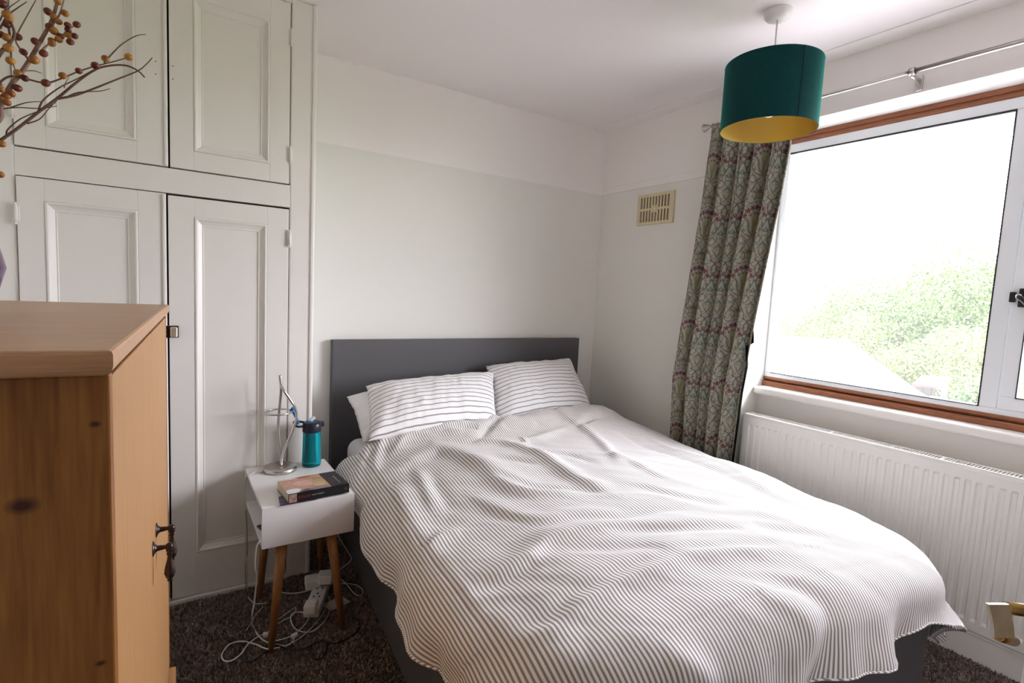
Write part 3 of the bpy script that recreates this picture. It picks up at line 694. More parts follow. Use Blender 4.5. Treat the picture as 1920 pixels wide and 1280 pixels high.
# ------------------------------------------------------------ bed
ANG = math.radians(5.0)
BR = np.array([math.cos(ANG), -math.sin(ANG)]); BD = np.array([-math.sin(ANG), -math.cos(ANG)])
BO = np.array([-1.818, -.075]); BW, BL = 1.66, 2.03
def bed_xy(s, t): return BO + BR * s + BD * t
def bed():
    b = empty('double_bed', (*bed_xy(BW / 2, BL / 2), 0), 'grey upholstered double bed with a plain grey headboard', 'bed')
    # divan base with rounded foot corners
    r = .10; out = [(0, 0), (BW, 0)]
    for k in range(7): a = k / 6 * math.pi / 2; out.append((BW - r + r * math.cos(a), BL - r + r * math.sin(a)))
    for k in range(7): a = math.pi / 2 + k / 6 * math.pi / 2; out.append((r + r * math.cos(a), BL - r + r * math.sin(a)))
    V = []; F = []; n = len(out)
    zs = [(.015, .004), (.02, 0), (.345, 0), (.355, .006), (.356, .05)]
    for z, ins in zs:
        for s, t in out:
            cs, ct = BW / 2, BL / 2
            k = 1 - ins / .9; p = bed_xy(cs + (s - cs) * k, ct + (t - ct) * k); V.append((p[0], p[1], z))
    for i in range(len(zs) - 1):
        for k in range(n): F.append((i * n + k, i * n + (k + 1) % n, (i + 1) * n + (k + 1) % n, (i + 1) * n + k))
    F.append(tuple(range(n))[::-1]); F.append(tuple((len(zs) - 1) * n + k for k in range(n)))
    bm = bmesh.new(); me = bpy.data.meshes.new('t'); me.from_pydata(V, [], F); bm.from_mesh(me); bmesh.ops.recalc_face_normals(bm, faces=bm.faces[:])
    bmo('divan_base', bm, GREYFAB, b)
    for s, t in ((.1, .15), (BW - .1, .15), (.12, BL - .15), (BW - .12, BL - .15)):
        p = bed_xy(s, t); lathe('foot', [(0, 0), (.02, 0), (.02, .02), (0, .02)], (p[0], p[1], 0), BLACK, b, 12)
    bm = bmesh.new(); addbox(bm, -1.850, -.172, -.052, -.002, .10, 1.022, .004, 3)
    bmo('headboard', bm, mat('headboard_grey', (.09, .086, .094), .55, bump=(300, .15, .0008)), b)
    # mattress (own thing)
    def rbox(s0, s1, t0, t1, z0, z1, rr, nm, m):
        bm = bmesh.new(); bmesh.ops.create_cube(bm, size=1)
        for v in bm.verts:
            p = bed_xy((s0 + s1) / 2 + v.co.x * (s1 - s0), (t0 + t1) / 2 - v.co.y * (t1 - t0)); v.co = Vector((p[0], p[1], (z0 + z1) / 2 + v.co.z * (z1 - z0)))
        bmesh.ops.bevel(bm, geom=bm.edges[:], offset=rr, segments=5, profile=.5, affect='EDGES')
        for f in bm.faces: f.smooth = True
        return bmo(nm, bm, m)
    mt = rbox(.03, BW - .10, .03, BL - .13, .357, .515, .06, 'mattress', SHEET); own(mt)
    tag(mt, 'white sheeted mattress under the striped duvet', 'mattress')
bed()

# ridges of the duvet, traced as fold lines lying on the cloth (picture -> plane z=.61), then modelled in bed coordinates
def to_bed(px, py, z=.61):
    p = onz(px, py, z)[:2] - BO; return np.array([p @ BR, p @ BD])
def duvet():
    t_in = .36
    # cloth coordinates: u across (0..BW on top), v along (t)
    uo = .27; vo = .25; step = .0062
    nu = int((BW + 2 * uo) / step); nv = int((BL - t_in + vo) / step)
    u = np.linspace(-uo, BW + uo, nu); v = np.linspace(t_in, BL + vo, nv)
    U, Vv = np.meshgrid(u, v, indexing='ij')
    # round the cloth corners at the foot a little (pull cloth in)
    Rr = .10
    s_in = np.clip(U, .03, BW - .03)
    # wavy head edge
    head = .045 * np.sin(U * 3.1 + .6) + .03 * np.sin(U * 7.3 + 1.0) + .02 * np.sin(U * 17)
    fade = np.clip(1 - (Vv - t_in) / .5, 0, 1) ** 2
    Vw = Vv + head * fade
    U0 = U.copy(); U = np.where(U < 0, U * (.62 + .14 * np.clip((Vv - .9) / .5, 0, 1) - .10 * np.clip((Vv - 1.5) / .6, 0, 1)), U)     # shorter overhang beside the table
    s_in = np.clip(U, .03, BW - .03)
    eu = U - s_in; ev = Vw - np.clip(Vw, -9, BL - .03); tin = Vw - ev
    for sx, Rc in ((1, .27), (-1, .30)):                                  # rounded plan at the two foot corners
        cx = (BW - .03 - Rc) if sx > 0 else .03 + Rc; cyv = BL - .03 - Rc
        dx = (U - cx) * sx; dy = Vw - cyv; m = (dx > 0) & (dy > 0); r_ = np.hypot(dx, dy) + 1e-9
        k = np.minimum(1, Rc / r_)
        s_in = np.where(m, cx + sx * dx * k, s_in); tin = np.where(m, cyv + dy * k, tin)
        eu = np.where(m, U - s_in, eu); ev = np.where(m, Vw - tin, ev)
    l = np.sqrt(eu ** 2 + ev ** 2)
    lim = .30; l2 = np.where(l > lim, lim + (l - lim) * .35, l)
    nx = np.where(l > 1e-9, eu / np.maximum(l, 1e-9), 0); ny = np.where(l > 1e-9, ev / np.maximum(l, 1e-9), 0)
    # rounded shoulder: arc of radius Rs, then hang with slight flare
    Rs = .12; arc = Rs * math.pi / 2 * .86; th = np.minimum(l2, arc) / Rs
    outw = Rs * np.sin(th); drop = Rs * (1 - np.cos(th)); rest = np.maximum(l2 - arc, 0)
    outw += rest * (np.cos(arc / Rs) * .55 + .04 * np.clip((U / BW - .8) * 4, 0, 1) * np.clip((Vv / BL - .75) * 4, 0, 1)); drop += rest * np.sin(arc / Rs)
    # pleats in the hanging part (circumferential coordinate)
    circ = np.where(np.abs(eu) > ev, Vw * 1.0, U * 1.0) + np.arctan2(ny, np.abs(nx)) * .35
    amt = np.clip((l - .10) / .22, 0, 1) ** 1.3
    pleat = .030 * np.sin(circ * 13 + 2 * fbm(circ * 2, l * 2, 2, 3)) + .014 * np.sin(circ * 31 + 1.0 + 3 * fbm(circ * 3, l * 2, 2, 9)) + .05 * fbm(circ * 5, l * 5, 3, 11)
    outw = outw + amt * pleat
    drop = drop * (1 + .18 * amt * np.sin(circ * 5.3 + .7) + .10 * amt * np.sin(circ * 11 + 2))
    S = s_in + nx * outw; T = tin + ny * outw
    # base top height: puffy dome
    cs = np.clip(U / BW, 0, 1); ct = np.clip((Vv - t_in) / (BL - t_in), 0, 1)
    dome = .062 * (np.sin(math.pi * np.clip(cs, .0, 1)) ** .7) * (.6 + .4 * np.sin(math.pi * np.clip(ct, 0, 1)) ** .5)
    ztop = .552 + dome * 1.0 - .062 * np.clip((cs - .55) / .45, 0, 1) ** 1.3 * np.clip((ct - .45) / .55, 0, 1) ** 1.2
    # rises over the pillows at the head
    ztop = ztop + .095 * np.exp(-((Vv - t_in) / .20) ** 2) * (.75 + .25 * np.clip((U - .5) / .8, 0, 1)) * np.clip(U / .14, 0, 1) * np.clip((BW - U) / .2, .0, 1)
    # ridges
    hgt = np.zeros_like(U)
    UU = S; VV = T
    def ridge(pts, h, w1, w2, z=.60, crop=None):
        nonlocal hgt
        if crop: pts = [(crop[1] + x / crop[0], crop[2] + y / crop[0]) for x, y in pts]
        P = catmull([to_bed(x, y, z) for x, y in pts], 6); P = np.array(P)
        mn = P.min(0) - max(w1, w2) * 3; mx = P.max(0) + max(w1, w2) * 3
        I = np.where((UU > mn[0]) & (UU < mx[0]) & (VV > mn[1]) & (VV < mx[1]))
        x = UU[I]; y = VV[I]; bd = np.full(x.shape, 9.); bt = np.zeros(x.shape); sg = np.ones(x.shape)
        L = len(P) - 1
        for i in range(L):
            a = P[i]; b = P[i + 1]; d = b - a; ll = d @ d + 1e-12
            k = np.clip(((x - a[0]) * d[0] + (y - a[1]) * d[1]) / ll, 0, 1)
            dx = x - a[0] - k * d[0]; dy = y - a[1] - k * d[1]; dist = np.sqrt(dx * dx + dy * dy)
            m = dist < bd; bd[m] = dist[m]; bt[m] = (i + k[m]) / L; sg[m] = np.sign(d[0] * dy - d[1] * dx)[m]
        w = np.where(sg > 0, w1, w2); taper = np.sin(math.pi * np.clip(bt * .94 + .03, 0, 1)) ** .6
        hgt[I] += .8 * h * taper * np.exp(-(bd / w) ** 2 * 1.0)
    c3 = (3.429, 640, 740); c4 = (3.2, 1100, 760); c2 = (2.743, 700, 900); c9 = (3.048, 1400, 860)
    A, Bn = .085, .03
    ridge([(560, 330), (980, 320), (1240, 400), (1500, 540), (1750, 640)], .028, .035, .05, crop=c3)
    ridge([(300, 470), (480, 400), (640, 368), (850, 440), (1050, 560), (1250, 620), (1500, 620)], .034, .045, .08, crop=c3)
    ridge([(850, 620), (1000, 690), (1250, 770), (1500, 765), (1800, 740)], .018, .03, .05, crop=c3)
    ridge([(900, 500), (1080, 560), (1250, 600), (1400, 605)], -.014, .03, .03, crop=c3)
    ridge([(950, 425), (1100, 440), (1250, 470)], -.014, .028, .028, crop=c3)
    ridge([(1180, 380), (1450, 400), (1620, 460)], -.016, .03, .03, crop=c3)
    ridge([(500, 445), (750, 390), (900, 290), (1200, 240), (1500, 235), (1900, 230)], .022, .03, .055, crop=c2)
    ridge([(500, 480), (700, 440), (840, 385)], -.014, .03, .03, crop=c2)
    ridge([(620, 700), (900, 690), (1150, 560), (1450, 460), (1650, 395), (1920, 372), (2150, 350)], .032, .035, .085, crop=c2)
    ridge([(560, 740), (900, 640), (1050, 560), (1400, 440), (1680, 372)], -.020, .035, .03, crop=c2)
    ridge([(600, 870), (800, 830), (950, 815), (1100, 830)], .015, .025, .05, crop=c2)
    ridge([(280, 850), (380, 910), (560, 960), (820, 970), (1000, 985)], .020, .03, .035, crop=c2)
    ridge([(1500, 820), (1700, 830), (1920, 880), (2080, 960)], .022, .045, .03, crop=c2)
    ridge([(1000, 345), (1300, 350), (1500, 380)], -.012, .03, .03, crop=c2)
    ridge([(1300, 260), (1600, 265), (1900, 270)], -.010, .028, .028, crop=c2)
    ridge([(950, 185), (1250, 190), (1600, 150)], -.012, .03, .03, crop=c2)
    ridge([(760, 30), (950, 45), (1200, 60), (1450, 70)], -.012, .03, .03, crop=c2)
    ridge([(0, 1060), (250, 1085), (400, 1140), (475, 1200)], .030, .04, .03, crop=c9)
    ridge([(0, 1110), (200, 1130), (350, 1190)], -.016, .03, .03, crop=c9)
    ridge([(250, 905), (400, 930), (470, 1050), (485, 1190)], -.032, .045, .03, crop=c9)
    ridge([(60, 760), (330, 790), (500, 850), (620, 960)], .022, .035, .045, crop=c9)
    ridge([(40, 700), (250, 700), (500, 740)], -.012, .025, .03, crop=c9)
    ridge([(600, 950), (760, 940), (920, 1030)], .020, .03, .03, crop=c9)
    ridge([(800, 820), (960, 850), (1040, 900)], -.016, .03, .03, crop=c9)
    ridge([(350, 580), (410, 760), (465, 950)], .020, .02, .06, crop=c3, z=.57)
    ridge([(465, 955), (560, 900), (650, 845), (760, 830)], .016, .045, .018, crop=c3, z=.58)
    ridge([(480, 480), (540, 600), (600, 720)], .012, .02, .04, crop=c3, z=.58)
    ridge([(560, 500), (610, 600), (690, 700)], -.010, .02, .03, crop=c3, z=.58)
    ridge([(220, 455), (240, 350), (330, 270), (480, 250)], .024, .022, .03, crop=c3, z=.59)
    ridge([(110, 555), (140, 430), (220, 310)], .020, .02, .03, crop=c3, z=.56)
    ridge([(330, 360), (420, 300), (560, 290)], .014, .02, .02, crop=c3, z=.6)
    ridge([(620, 320), (800, 330), (960, 300), (1100, 300)], -.014, .02, .025, crop=c3)
    ridge([(640, 240), (780, 228), (880, 228)], -.030, .018, .022, crop=c3, z=.63)
    ridge([(700, 200), (850, 160), (960, 140)], .018, .03, .02, crop=c3, z=.64)
    ridge([(900, 245), (990, 190), (1100, 145)], -.026, .018, .022, crop=c3, z=.64)
    ridge([(1000, 260), (1200, 270), (1350, 230), (1500, 200)], .016, .03, .03, crop=c3, z=.63)
    ridge([(1500, 205), (1600, 165), (1720, 150)], -.020, .018, .02, crop=c3, z=.63)
    ridge([(1380, 90), (1420, 150), (1530, 190), (1660, 260), (1740, 340), (1800, 420)], .022, .03, .035, crop=c3, z=.63)
    ridge([(1150, 300), (1190, 330), (1150, 350)], .010, .015, .015, crop=c3)
    ridge([(200, 160), (450, 250), (700, 340), (950, 440), (1200, 550), (1400, 610)], -.024, .03, .045, crop=c4, z=.60)
    ridge([(300, 150), (600, 270), (850, 350), (1100, 480)], .016, .03, .03, crop=c4, z=.59)
    ridge([(0, 300), (200, 330), (450, 440), (700, 490)], .014, .03, .04, crop=c4)
    ridge([(100, 500), (300, 500), (550, 560), (800, 600)], -.012, .03, .03, crop=c4)
    ridge([(1000, 740), (1200, 755), (1450, 775)], -.013, .028, .03, crop=c4)
    ridge([(700, 660), (1000, 650), (1250, 700)], .012, .03, .04, crop=c4)
    ridge([(600, 890), (850, 880), (1150, 860)], -.013, .02, .03, crop=c4)
    # broad puffiness and soft small wrinkles
    ang = .55; a1 = UU * math.cos(ang) + VV * math.sin(ang); a2 = -UU * math.sin(ang) + VV * math.cos(ang)
    hgt += .040 * fbm(UU * 2.2, VV * 2.2, 2, 21)
    hgt += .016 * fbm(a1 * 2.5, a2 * 7, 3, 31)
    hgt += .0045 * fbm(a1 * 9, a2 * 20, 2, 41)
    hd = np.clip(1 - (Vv - t_in) / .4, 0, 1)
    hgt += hd * .042 * fbm(UU * 8, VV * 10, 3, 51)
    lump = 1 / (1 + (np.abs(eu) / .25) ** 2)
    zz = ztop - drop
    X = np.empty((nu, nv, 3)); xy = BO[None, None, :] + S[..., None] * BR + T[..., None] * BD
    X[..., :2] = xy; X[..., 2] = zz
    # displace along smooth base normal
    du = np.gradient(X, axis=0); dv = np.gradient(X, axis=1); N = np.cross(dv, du); N /= np.linalg.norm(N, axis=2, keepdims=True) + 1e-12
    N[N[..., 2] < -.3] *= -1
    if N[nu // 2, nv // 2, 2] < 0: N = -N
    sidek = np.clip(1 - (l - .10) / .3, .45, 1)
    X += N * (hgt * sidek)[..., None]
    X[..., 2] = np.maximum(X[..., 2], .10)
    # head edge tucks down
    hk = np.clip(1 - (Vv - t_in) / .05, 0, 1) ** 2; X[..., 2] -= hk * .035
    # keep off the radiator and window wall
    X[..., 0] = np.minimum(X[..., 0], -.055 - .01 * 0)
    # keep off the nightstand
    ns = (X[..., 1] > -.99) & (X[..., 1] < -.40); X[..., 0] = np.where(ns, np.maximum(X[..., 0], -1.965), X[..., 0])
    me = bpy.data.meshes.new('duvet'); me.vertices.add(nu * nv); me.vertices.foreach_set('co', X.reshape(-1, 3).ravel())
    ii, jj = np.meshgrid(np.arange(nu - 1), np.arange(nv - 1), indexing='ij'); a = ii * nv + jj
    F = np.stack([a, a + 1, a + nv + 1, a + nv], -1).reshape(-1, 4)
    nf = len(F); me.loops.add(nf * 4); me.loops.foreach_set('vertex_index', F.ravel()); me.polygons.add(nf)
    me.polygons.foreach_set('loop_start', np.arange(nf) * 4); me.polygons.foreach_set('use_smooth', np.ones(nf, bool)); me.update(calc_edges=True)
    uvl = me.uv_layers.new(name='UVMap'); UVs = np.stack([U + 5, Vv], -1).reshape(-1, 2)[F.ravel()]; uvl.data.foreach_set('uv', UVs.ravel().astype(np.float32))
    o = link('duvet', me, DUVETM)
    md = o.modifiers.new('thick', 'SOLIDIFY'); md.thickness = .012; md.offset = -1
    own(o); tag(o, 'rumpled white duvet with narrow grey stripes spread over the bed', 'duvet')
    # piped hem along the free edge, a child
    edge = [X[0, j] for j in range(8, nv, 5)] + [X[i, nv - 1] for i in range(0, nu, 5)] + [X[nu - 1, j] for j in range(nv - 1, 8, -5)]
    bm = bmesh.new(); addtube(bm, edge, .0035, 6, 1); bmo('hem', bm, DUVETM, o, True)
    hm = [c for c in o.children][0]; uv = hm.data.uv_layers.new(name='UVMap')
    arr = np.empty(len(hm.data.loops), int); hm.data.loops.foreach_get('vertex_index', arr)
    co = np.empty(len(hm.data.vertices) * 3); hm.data.vertices.foreach_get('co', co); co = co.reshape(-1, 3)[arr]
    uv.data.foreach_set('uv', np.stack([co[:, 0] + co[:, 1] + 5, co[:, 2]], 1).ravel().astype(np.float32))
duvet()

# ------------------------------------------------------------ pillows
def pillow(TL, TR, BRc, BLc, thick, m, label, seed, ext=.10, wr=.012, name='pillow', group=None):
    TL, TR, BRc, BLc = map(lambda p: np.array(p, float), (TL, TR, BRc, BLc))
    down = ((BLc - TL) + (BRc - TR)) / 2; dl = np.linalg.norm(down)
    BRc = BRc + (BRc - TR) / np.linalg.norm(BRc - TR) * ext; BLc = BLc + (BLc - TL) / np.linalg.norm(BLc - TL) * ext
    nu, nv = 110, 80; V = []; uv = []
    a = np.linspace(-1, 1, nu); b = np.linspace(-1, 1, nv); Aa, Bb = np.meshgrid(a, b, indexing='ij')
    wdt = np.linalg.norm(TR - TL); hgt = np.linalg.norm(BLc - TL)
    fu = (Aa + 1) / 2; fv = (Bb + 1) / 2
    # pinch edges inwards between the corners
    pin = .035; fu2 = .5 + (fu - .5) * (1 - pin * 2 * (1 - Bb ** 2) * .5); fv2 = .5 + (fv - .5) * (1 - pin * 3 * (1 - Aa ** 2) * .5)
    P = (TL[None, None] * ((1 - fu2) * (1 - fv2))[..., None] + TR * (fu2 * (1 - fv2))[..., None] + BLc * ((1 - fu2) * fv2)[..., None] + BRc * (fu2 * fv2)[..., None])
    n = np.cross(BLc - TL, TR - TL); n /= np.linalg.norm(n)
    if n[1] > 0: n = -n        # front faces the room
    prof = ((1 - np.abs(Aa) ** 2.6).clip(0) * (1 - np.abs(Bb) ** 2.4).clip(0)) ** .5
    w = fbm(fu * 5 + seed, fv * 4, 3, seed) * .6 + .5 * fbm(fu * 14, fv * 3 + seed, 2, seed + 5)
    edgew = (1 - (1 - np.abs(Aa) ** 6) * (1 - np.abs(Bb) ** 6))
    P = P + n * (edgew * .02 * fbm(fu * 9, fv * 9, 2, seed + 8))[..., None]
    top = P + n * (prof * thick * .62 + w * wr * prof ** .3 * 2)[..., None]
    bot = P - n * (prof * thick * .38)[..., None]
    allv = np.concatenate([top.reshape(-1, 3), bot.reshape(-1, 3)]); N = nu * nv
    ii, jj = np.meshgrid(np.arange(nu - 1), np.arange(nv - 1), indexing='ij'); q = ii * nv + jj
    F1 = np.stack([q, q + 1, q + nv + 1, q + nv], -1).reshape(-1, 4); F2 = np.stack([q, q + nv, q + nv + 1, q + 1], -1).reshape(-1, 4) + N
    bd = [i * nv for i in range(nu)] + [(nu - 1) * nv + j for j in range(1, nv)] + [i * nv + nv - 1 for i in range(nu - 2, -1, -1)] + [j for j in range(nv - 2, 0, -1)]
    F3 = [(bd[k], bd[(k + 1) % len(bd)], bd[(k + 1) % len(bd)] + N, bd[k] + N) for k in range(len(bd))]
    F = np.concatenate([F1, F2, np.array(F3)])
    me = bpy.data.meshes.new(name); me.from_pydata(allv.tolist(), [], F.tolist())
    UV = np.stack([fu * wdt, fv * hgt + .008 * np.sin(fu * 3)], -1).reshape(-1, 2); UV = np.concatenate([UV, UV])
    l = me.uv_layers.new(name='UVMap'); l.data.foreach_set('uv', UV[F.ravel()].ravel().astype(np.float32))
    bm = bmesh.new(); bm.from_mesh(me); bmesh.ops.recalc_face_normals(bm, faces=bm.faces[:]); bm.to_mesh(me); bm.free()
    o = link(name, me, m, None, True); own(o); tag(o, label, 'pillow', group)
    # seam piping round the edge
    hem = [allv[k] for k in bd[::3]]; hem.append(hem[0]); return o
Pz = lambda px, py, Y: ony(px, py, Y)
pillow(Pz(650, 742, -.20), Pz(905, 712, -.17), Pz(915, 790, -.42), Pz(676, 822, -.46), .15, SHEET, 'plain white pillow showing behind the left striped pillow', 3, ext=.04)
pillow(Pz(686, 722, -.27), Pz(926, 698, -.25), Pz(932, 782, -.52), Pz(690, 812, -.54), .15, PILLOWM, 'left pillow with thin grey stripes propped on the headboard', 11, ext=.05)
pillow(Pz(911, 686, -.15), Pz(1068, 672, -.13), Pz(1112, 768, -.42), Pz(925, 792, -.46), .16, PILLOWM, 'right pillow with thin grey stripes tilted against the headboard', 23, ext=.05)
pillow(Pz(1000, 722, -.09), Pz(1080, 715, -.09), Pz(1100, 770, -.22), Pz(960, 780, -.24), .11, SHEET, 'white pillow hidden behind the right striped pillow', 31, ext=.04) if False else None

# ------------------------------------------------------------ curtain and rail
def curtain_tile():
    """colours of one pattern repeat, 1 mm cells: trailing stems, fan leaves and carnation heads"""
    Wt, Ht = 176, 300
    bgc = np.array([.39, .39, .32]); img = np.empty((Ht, Wt, 3)); img[:] = bgc
    yy, xx = np.mgrid[0:Ht, 0:Wt].astype(float)
    def dist(pts):
        d = np.full((Ht, Wt), 99.)
        P = catmull(pts, 7)
        for a, b in zip(P[:-1], P[1:]):
            for ox in (-Wt, 0, Wt):
                for oy in (-Ht, 0, Ht):
                    ax, ay = a[0] + ox, a[1] + oy; bx, by = b[0] + ox, b[1] + oy
                    if max(ax, bx) < -8 or min(ax, bx) > Wt + 8 or max(ay, by) < -8 or min(ay, by) > Ht + 8: continue
                    dx, dy = bx - ax, by - ay; L = dx * dx + dy * dy + 1e-9
                    x0, x1 = int(max(0, min(ax, bx) - 8)), int(min(Wt, max(ax, bx) + 9)); y0, y1 = int(max(0, min(ay, by) - 8)), int(min(Ht, max(ay, by) + 9))
                    if x1 <= x0 or y1 <= y0: continue
                    X = xx[y0:y1, x0:x1]; Y = yy[y0:y1, x0:x1]
                    t = np.clip(((X - ax) * dx + (Y - ay) * dy) / L, 0, 1)
                    d[y0:y1, x0:x1] = np.minimum(d[y0:y1, x0:x1], np.hypot(X - ax - t * dx, Y - ay - t * dy))
        return d
    def stroke(pts, w, col, mirror=True):
        for mm in ((0, 1) if mirror else (0,)):
            p = [((Wt - x) if mm else x, y) for x, y in pts]; d = dist(p)
            a = np.clip(w * .68 + .6 - d, 0, 1)[..., None]; img[:] = img * (1 - a) + np.array(col) * a
    def blob(cx, cy, r, col, petals=5, mirror=True, rot=0):
        for mm in ((0, 1) if mirror else (0,)):
            c = (Wt - cx) if mm else cx
            dx = (xx - c + Wt / 2) % Wt - Wt / 2; dy = (yy - cy + Ht / 2) % Ht - Ht / 2
            rr = np.hypot(dx, dy); th = np.arctan2(dy, dx) + rot * (-1 if mm else 1)
            R = r * (.72 + .34 * np.cos(petals * th)); a = np.clip(R - rr + .6, 0, 1)[..., None]
            img[:] = img * (1 - a) + np.array(col) * a
    PUR = (.10, .035, .055); BUR = (.13, .018, .035); OL = (.30, .25, .11); TEAL = (.12, .17, .15); GR = (.26, .27, .17); STEM = (.16, .10, .09)
    # fan of grey-green fronds at the bottom centre
    for k in range(7):
        a = -math.pi / 2 + (k - 3) * .36; x0, y0 = 88, 268
        stroke([(x0, y0), (x0 + 20 * math.cos(a), y0 + 20 * math.sin(a)), (x0 + 40 * math.cos(a * 1.0) + 5, y0 + 38 * math.sin(a) + 4)], 3.2, TEAL if k % 2 else GR, False)
    for k in range(5):
        a = math.pi / 2 + (k - 2) * .5
        stroke([(88, 268), (88 + 18 * math.cos(a), 268 + 16 * math.sin(a)), (88 + 30 * math.cos(a), 268 + 22 * math.sin(a))], 2.6, OL, False)
    # bundle of olive stalks under the flower heads
    for k in range(7):
        x = 52 + k * 12; stroke([(88 + (k - 3) * 2.5, 165), (88 + (k - 3) * 3, 128), (88 + (k - 3) * 7, 88), (x, 56 + abs(k - 3) * 5)], 2.6, OL, False)
    for k in range(4): stroke([(88 + (k - 1.5) * 3, 158), (88 + (k - 1.5) * 9, 100)], 1.0, STEM, False)
    # big ogee stems crossing
    stroke([(88, 175), (62, 145), (52, 110), (34, 92), (10, 84), (-10, 60), (-12, 30), (6, 8), (30, -4)], 3.0, PUR)
    stroke([(88, 175), (108, 205), (128, 232), (120, 262), (96, 262), (88, 240), (106, 216), (130, 196), (150, 160), (150, 128), (140, 104)], 2.6, STEM)
    stroke([(20, 300), (30, 270), (52, 240), (60, 205), (40, 178), (20, 190), (24, 212), (44, 214), (64, 196)], 2.6, PUR)
    stroke([(0, 140), (16, 165), (10, 200), (-6, 225), (-10, 255), (8, 285), (30, 296)], 2.4, TEAL)
    stroke([(34, 92), (26, 118), (38, 140), (58, 150), (70, 172)], 2.4, GR)
    stroke([(6, 40), (22, 50), (30, 68), (18, 80)], 2.2, TEAL)
    stroke([(0, 20), (20, 30), (44, 22), (60, 6), (70, -16)], 2.2, GR)
    stroke([(0, 240), (20, 235), (34, 250), (30, 270), (12, 272)], 2.2, OL)
    stroke([(70, 190), (80, 205), (72, 222), (58, 228)], 2.2, GR)
    stroke([(46, 280), (62, 290), (78, 286), (88, 292)], 2.2, STEM)
    stroke([(0, 178), (12, 182), (14, 196)], 2.0, STEM)
    stroke([(60, 300), (70, 280), (62, 258), (44, 262), (46, 240), (60, 232)], 2.6, STEM)
    stroke([(0, 60), (12, 80), (8, 108), (20, 140), (44, 168), (78, 180)], 2.8, PUR)
    stroke([(16, 0), (34, 14), (60, 14), (88, 4)], 2.4, STEM)
    stroke([(0, 210), (18, 224), (40, 222), (54, 204), (76, 196)], 2.2, TEAL)
    stroke([(30, 180), (26, 160), (36, 138), (30, 112)], 2.2, OL)
    stroke([(0, 276), (12, 262), (22, 244), (14, 226), (0, 220)], 2.4, STEM)
    for pts_, w_, c_ in (([(88, 175), (108, 205), (128, 232), (120, 262), (96, 262)], 1.2, STEM), ([(20, 300), (30, 270), (52, 240), (60, 205), (40, 178), (20, 190)], 1.2, PUR),
                         ([(0, 140), (16, 165), (10, 200), (-6, 225), (-10, 255), (8, 285)], 1.2, TEAL), ([(34, 92), (26, 118), (38, 140), (58, 150)], 1.2, GR), ([(70, 190), (80, 205), (72, 222), (58, 228)], 1.2, STEM)):
        stroke([(x + 88, y + 140) for x, y in pts_], w_, c_); stroke([(x + 46, y + 70) for x, y in pts_], w_, c_)
    # teal sprigs
    for (x, y, r) in ((20, 128, 12), (36, 152, 11), (10, 156, 11), (2, 104, 10), (56, 128, 8)): blob(x, y, r, TEAL, 4, rot=x)
    for (x, y, r) in ((24, 228, 4), (48, 190, 3.5), (66, 250, 3.5), (6, 62, 4)): blob(x, y, r, OL, 3)
    # burgundy carnation heads in an arc
    for (x, y, r) in ((88, 34, 14.5), (63, 39, 14.5), (42, 54, 14.5), (27, 79, 12.5), (58, 74, 7), (78, 64, 7)):
        blob(x, y, r, BUR, 5, mirror=(x != 88), rot=x * .1); blob(x, y + 2, r * .3, (.22, .06, .07), 3, mirror=(x != 88))
    sm = sum(np.roll(np.roll(img, i, 0), j, 1) for i in (-1, 0, 1) for j in (-1, 0, 1)) / 9
    return sm
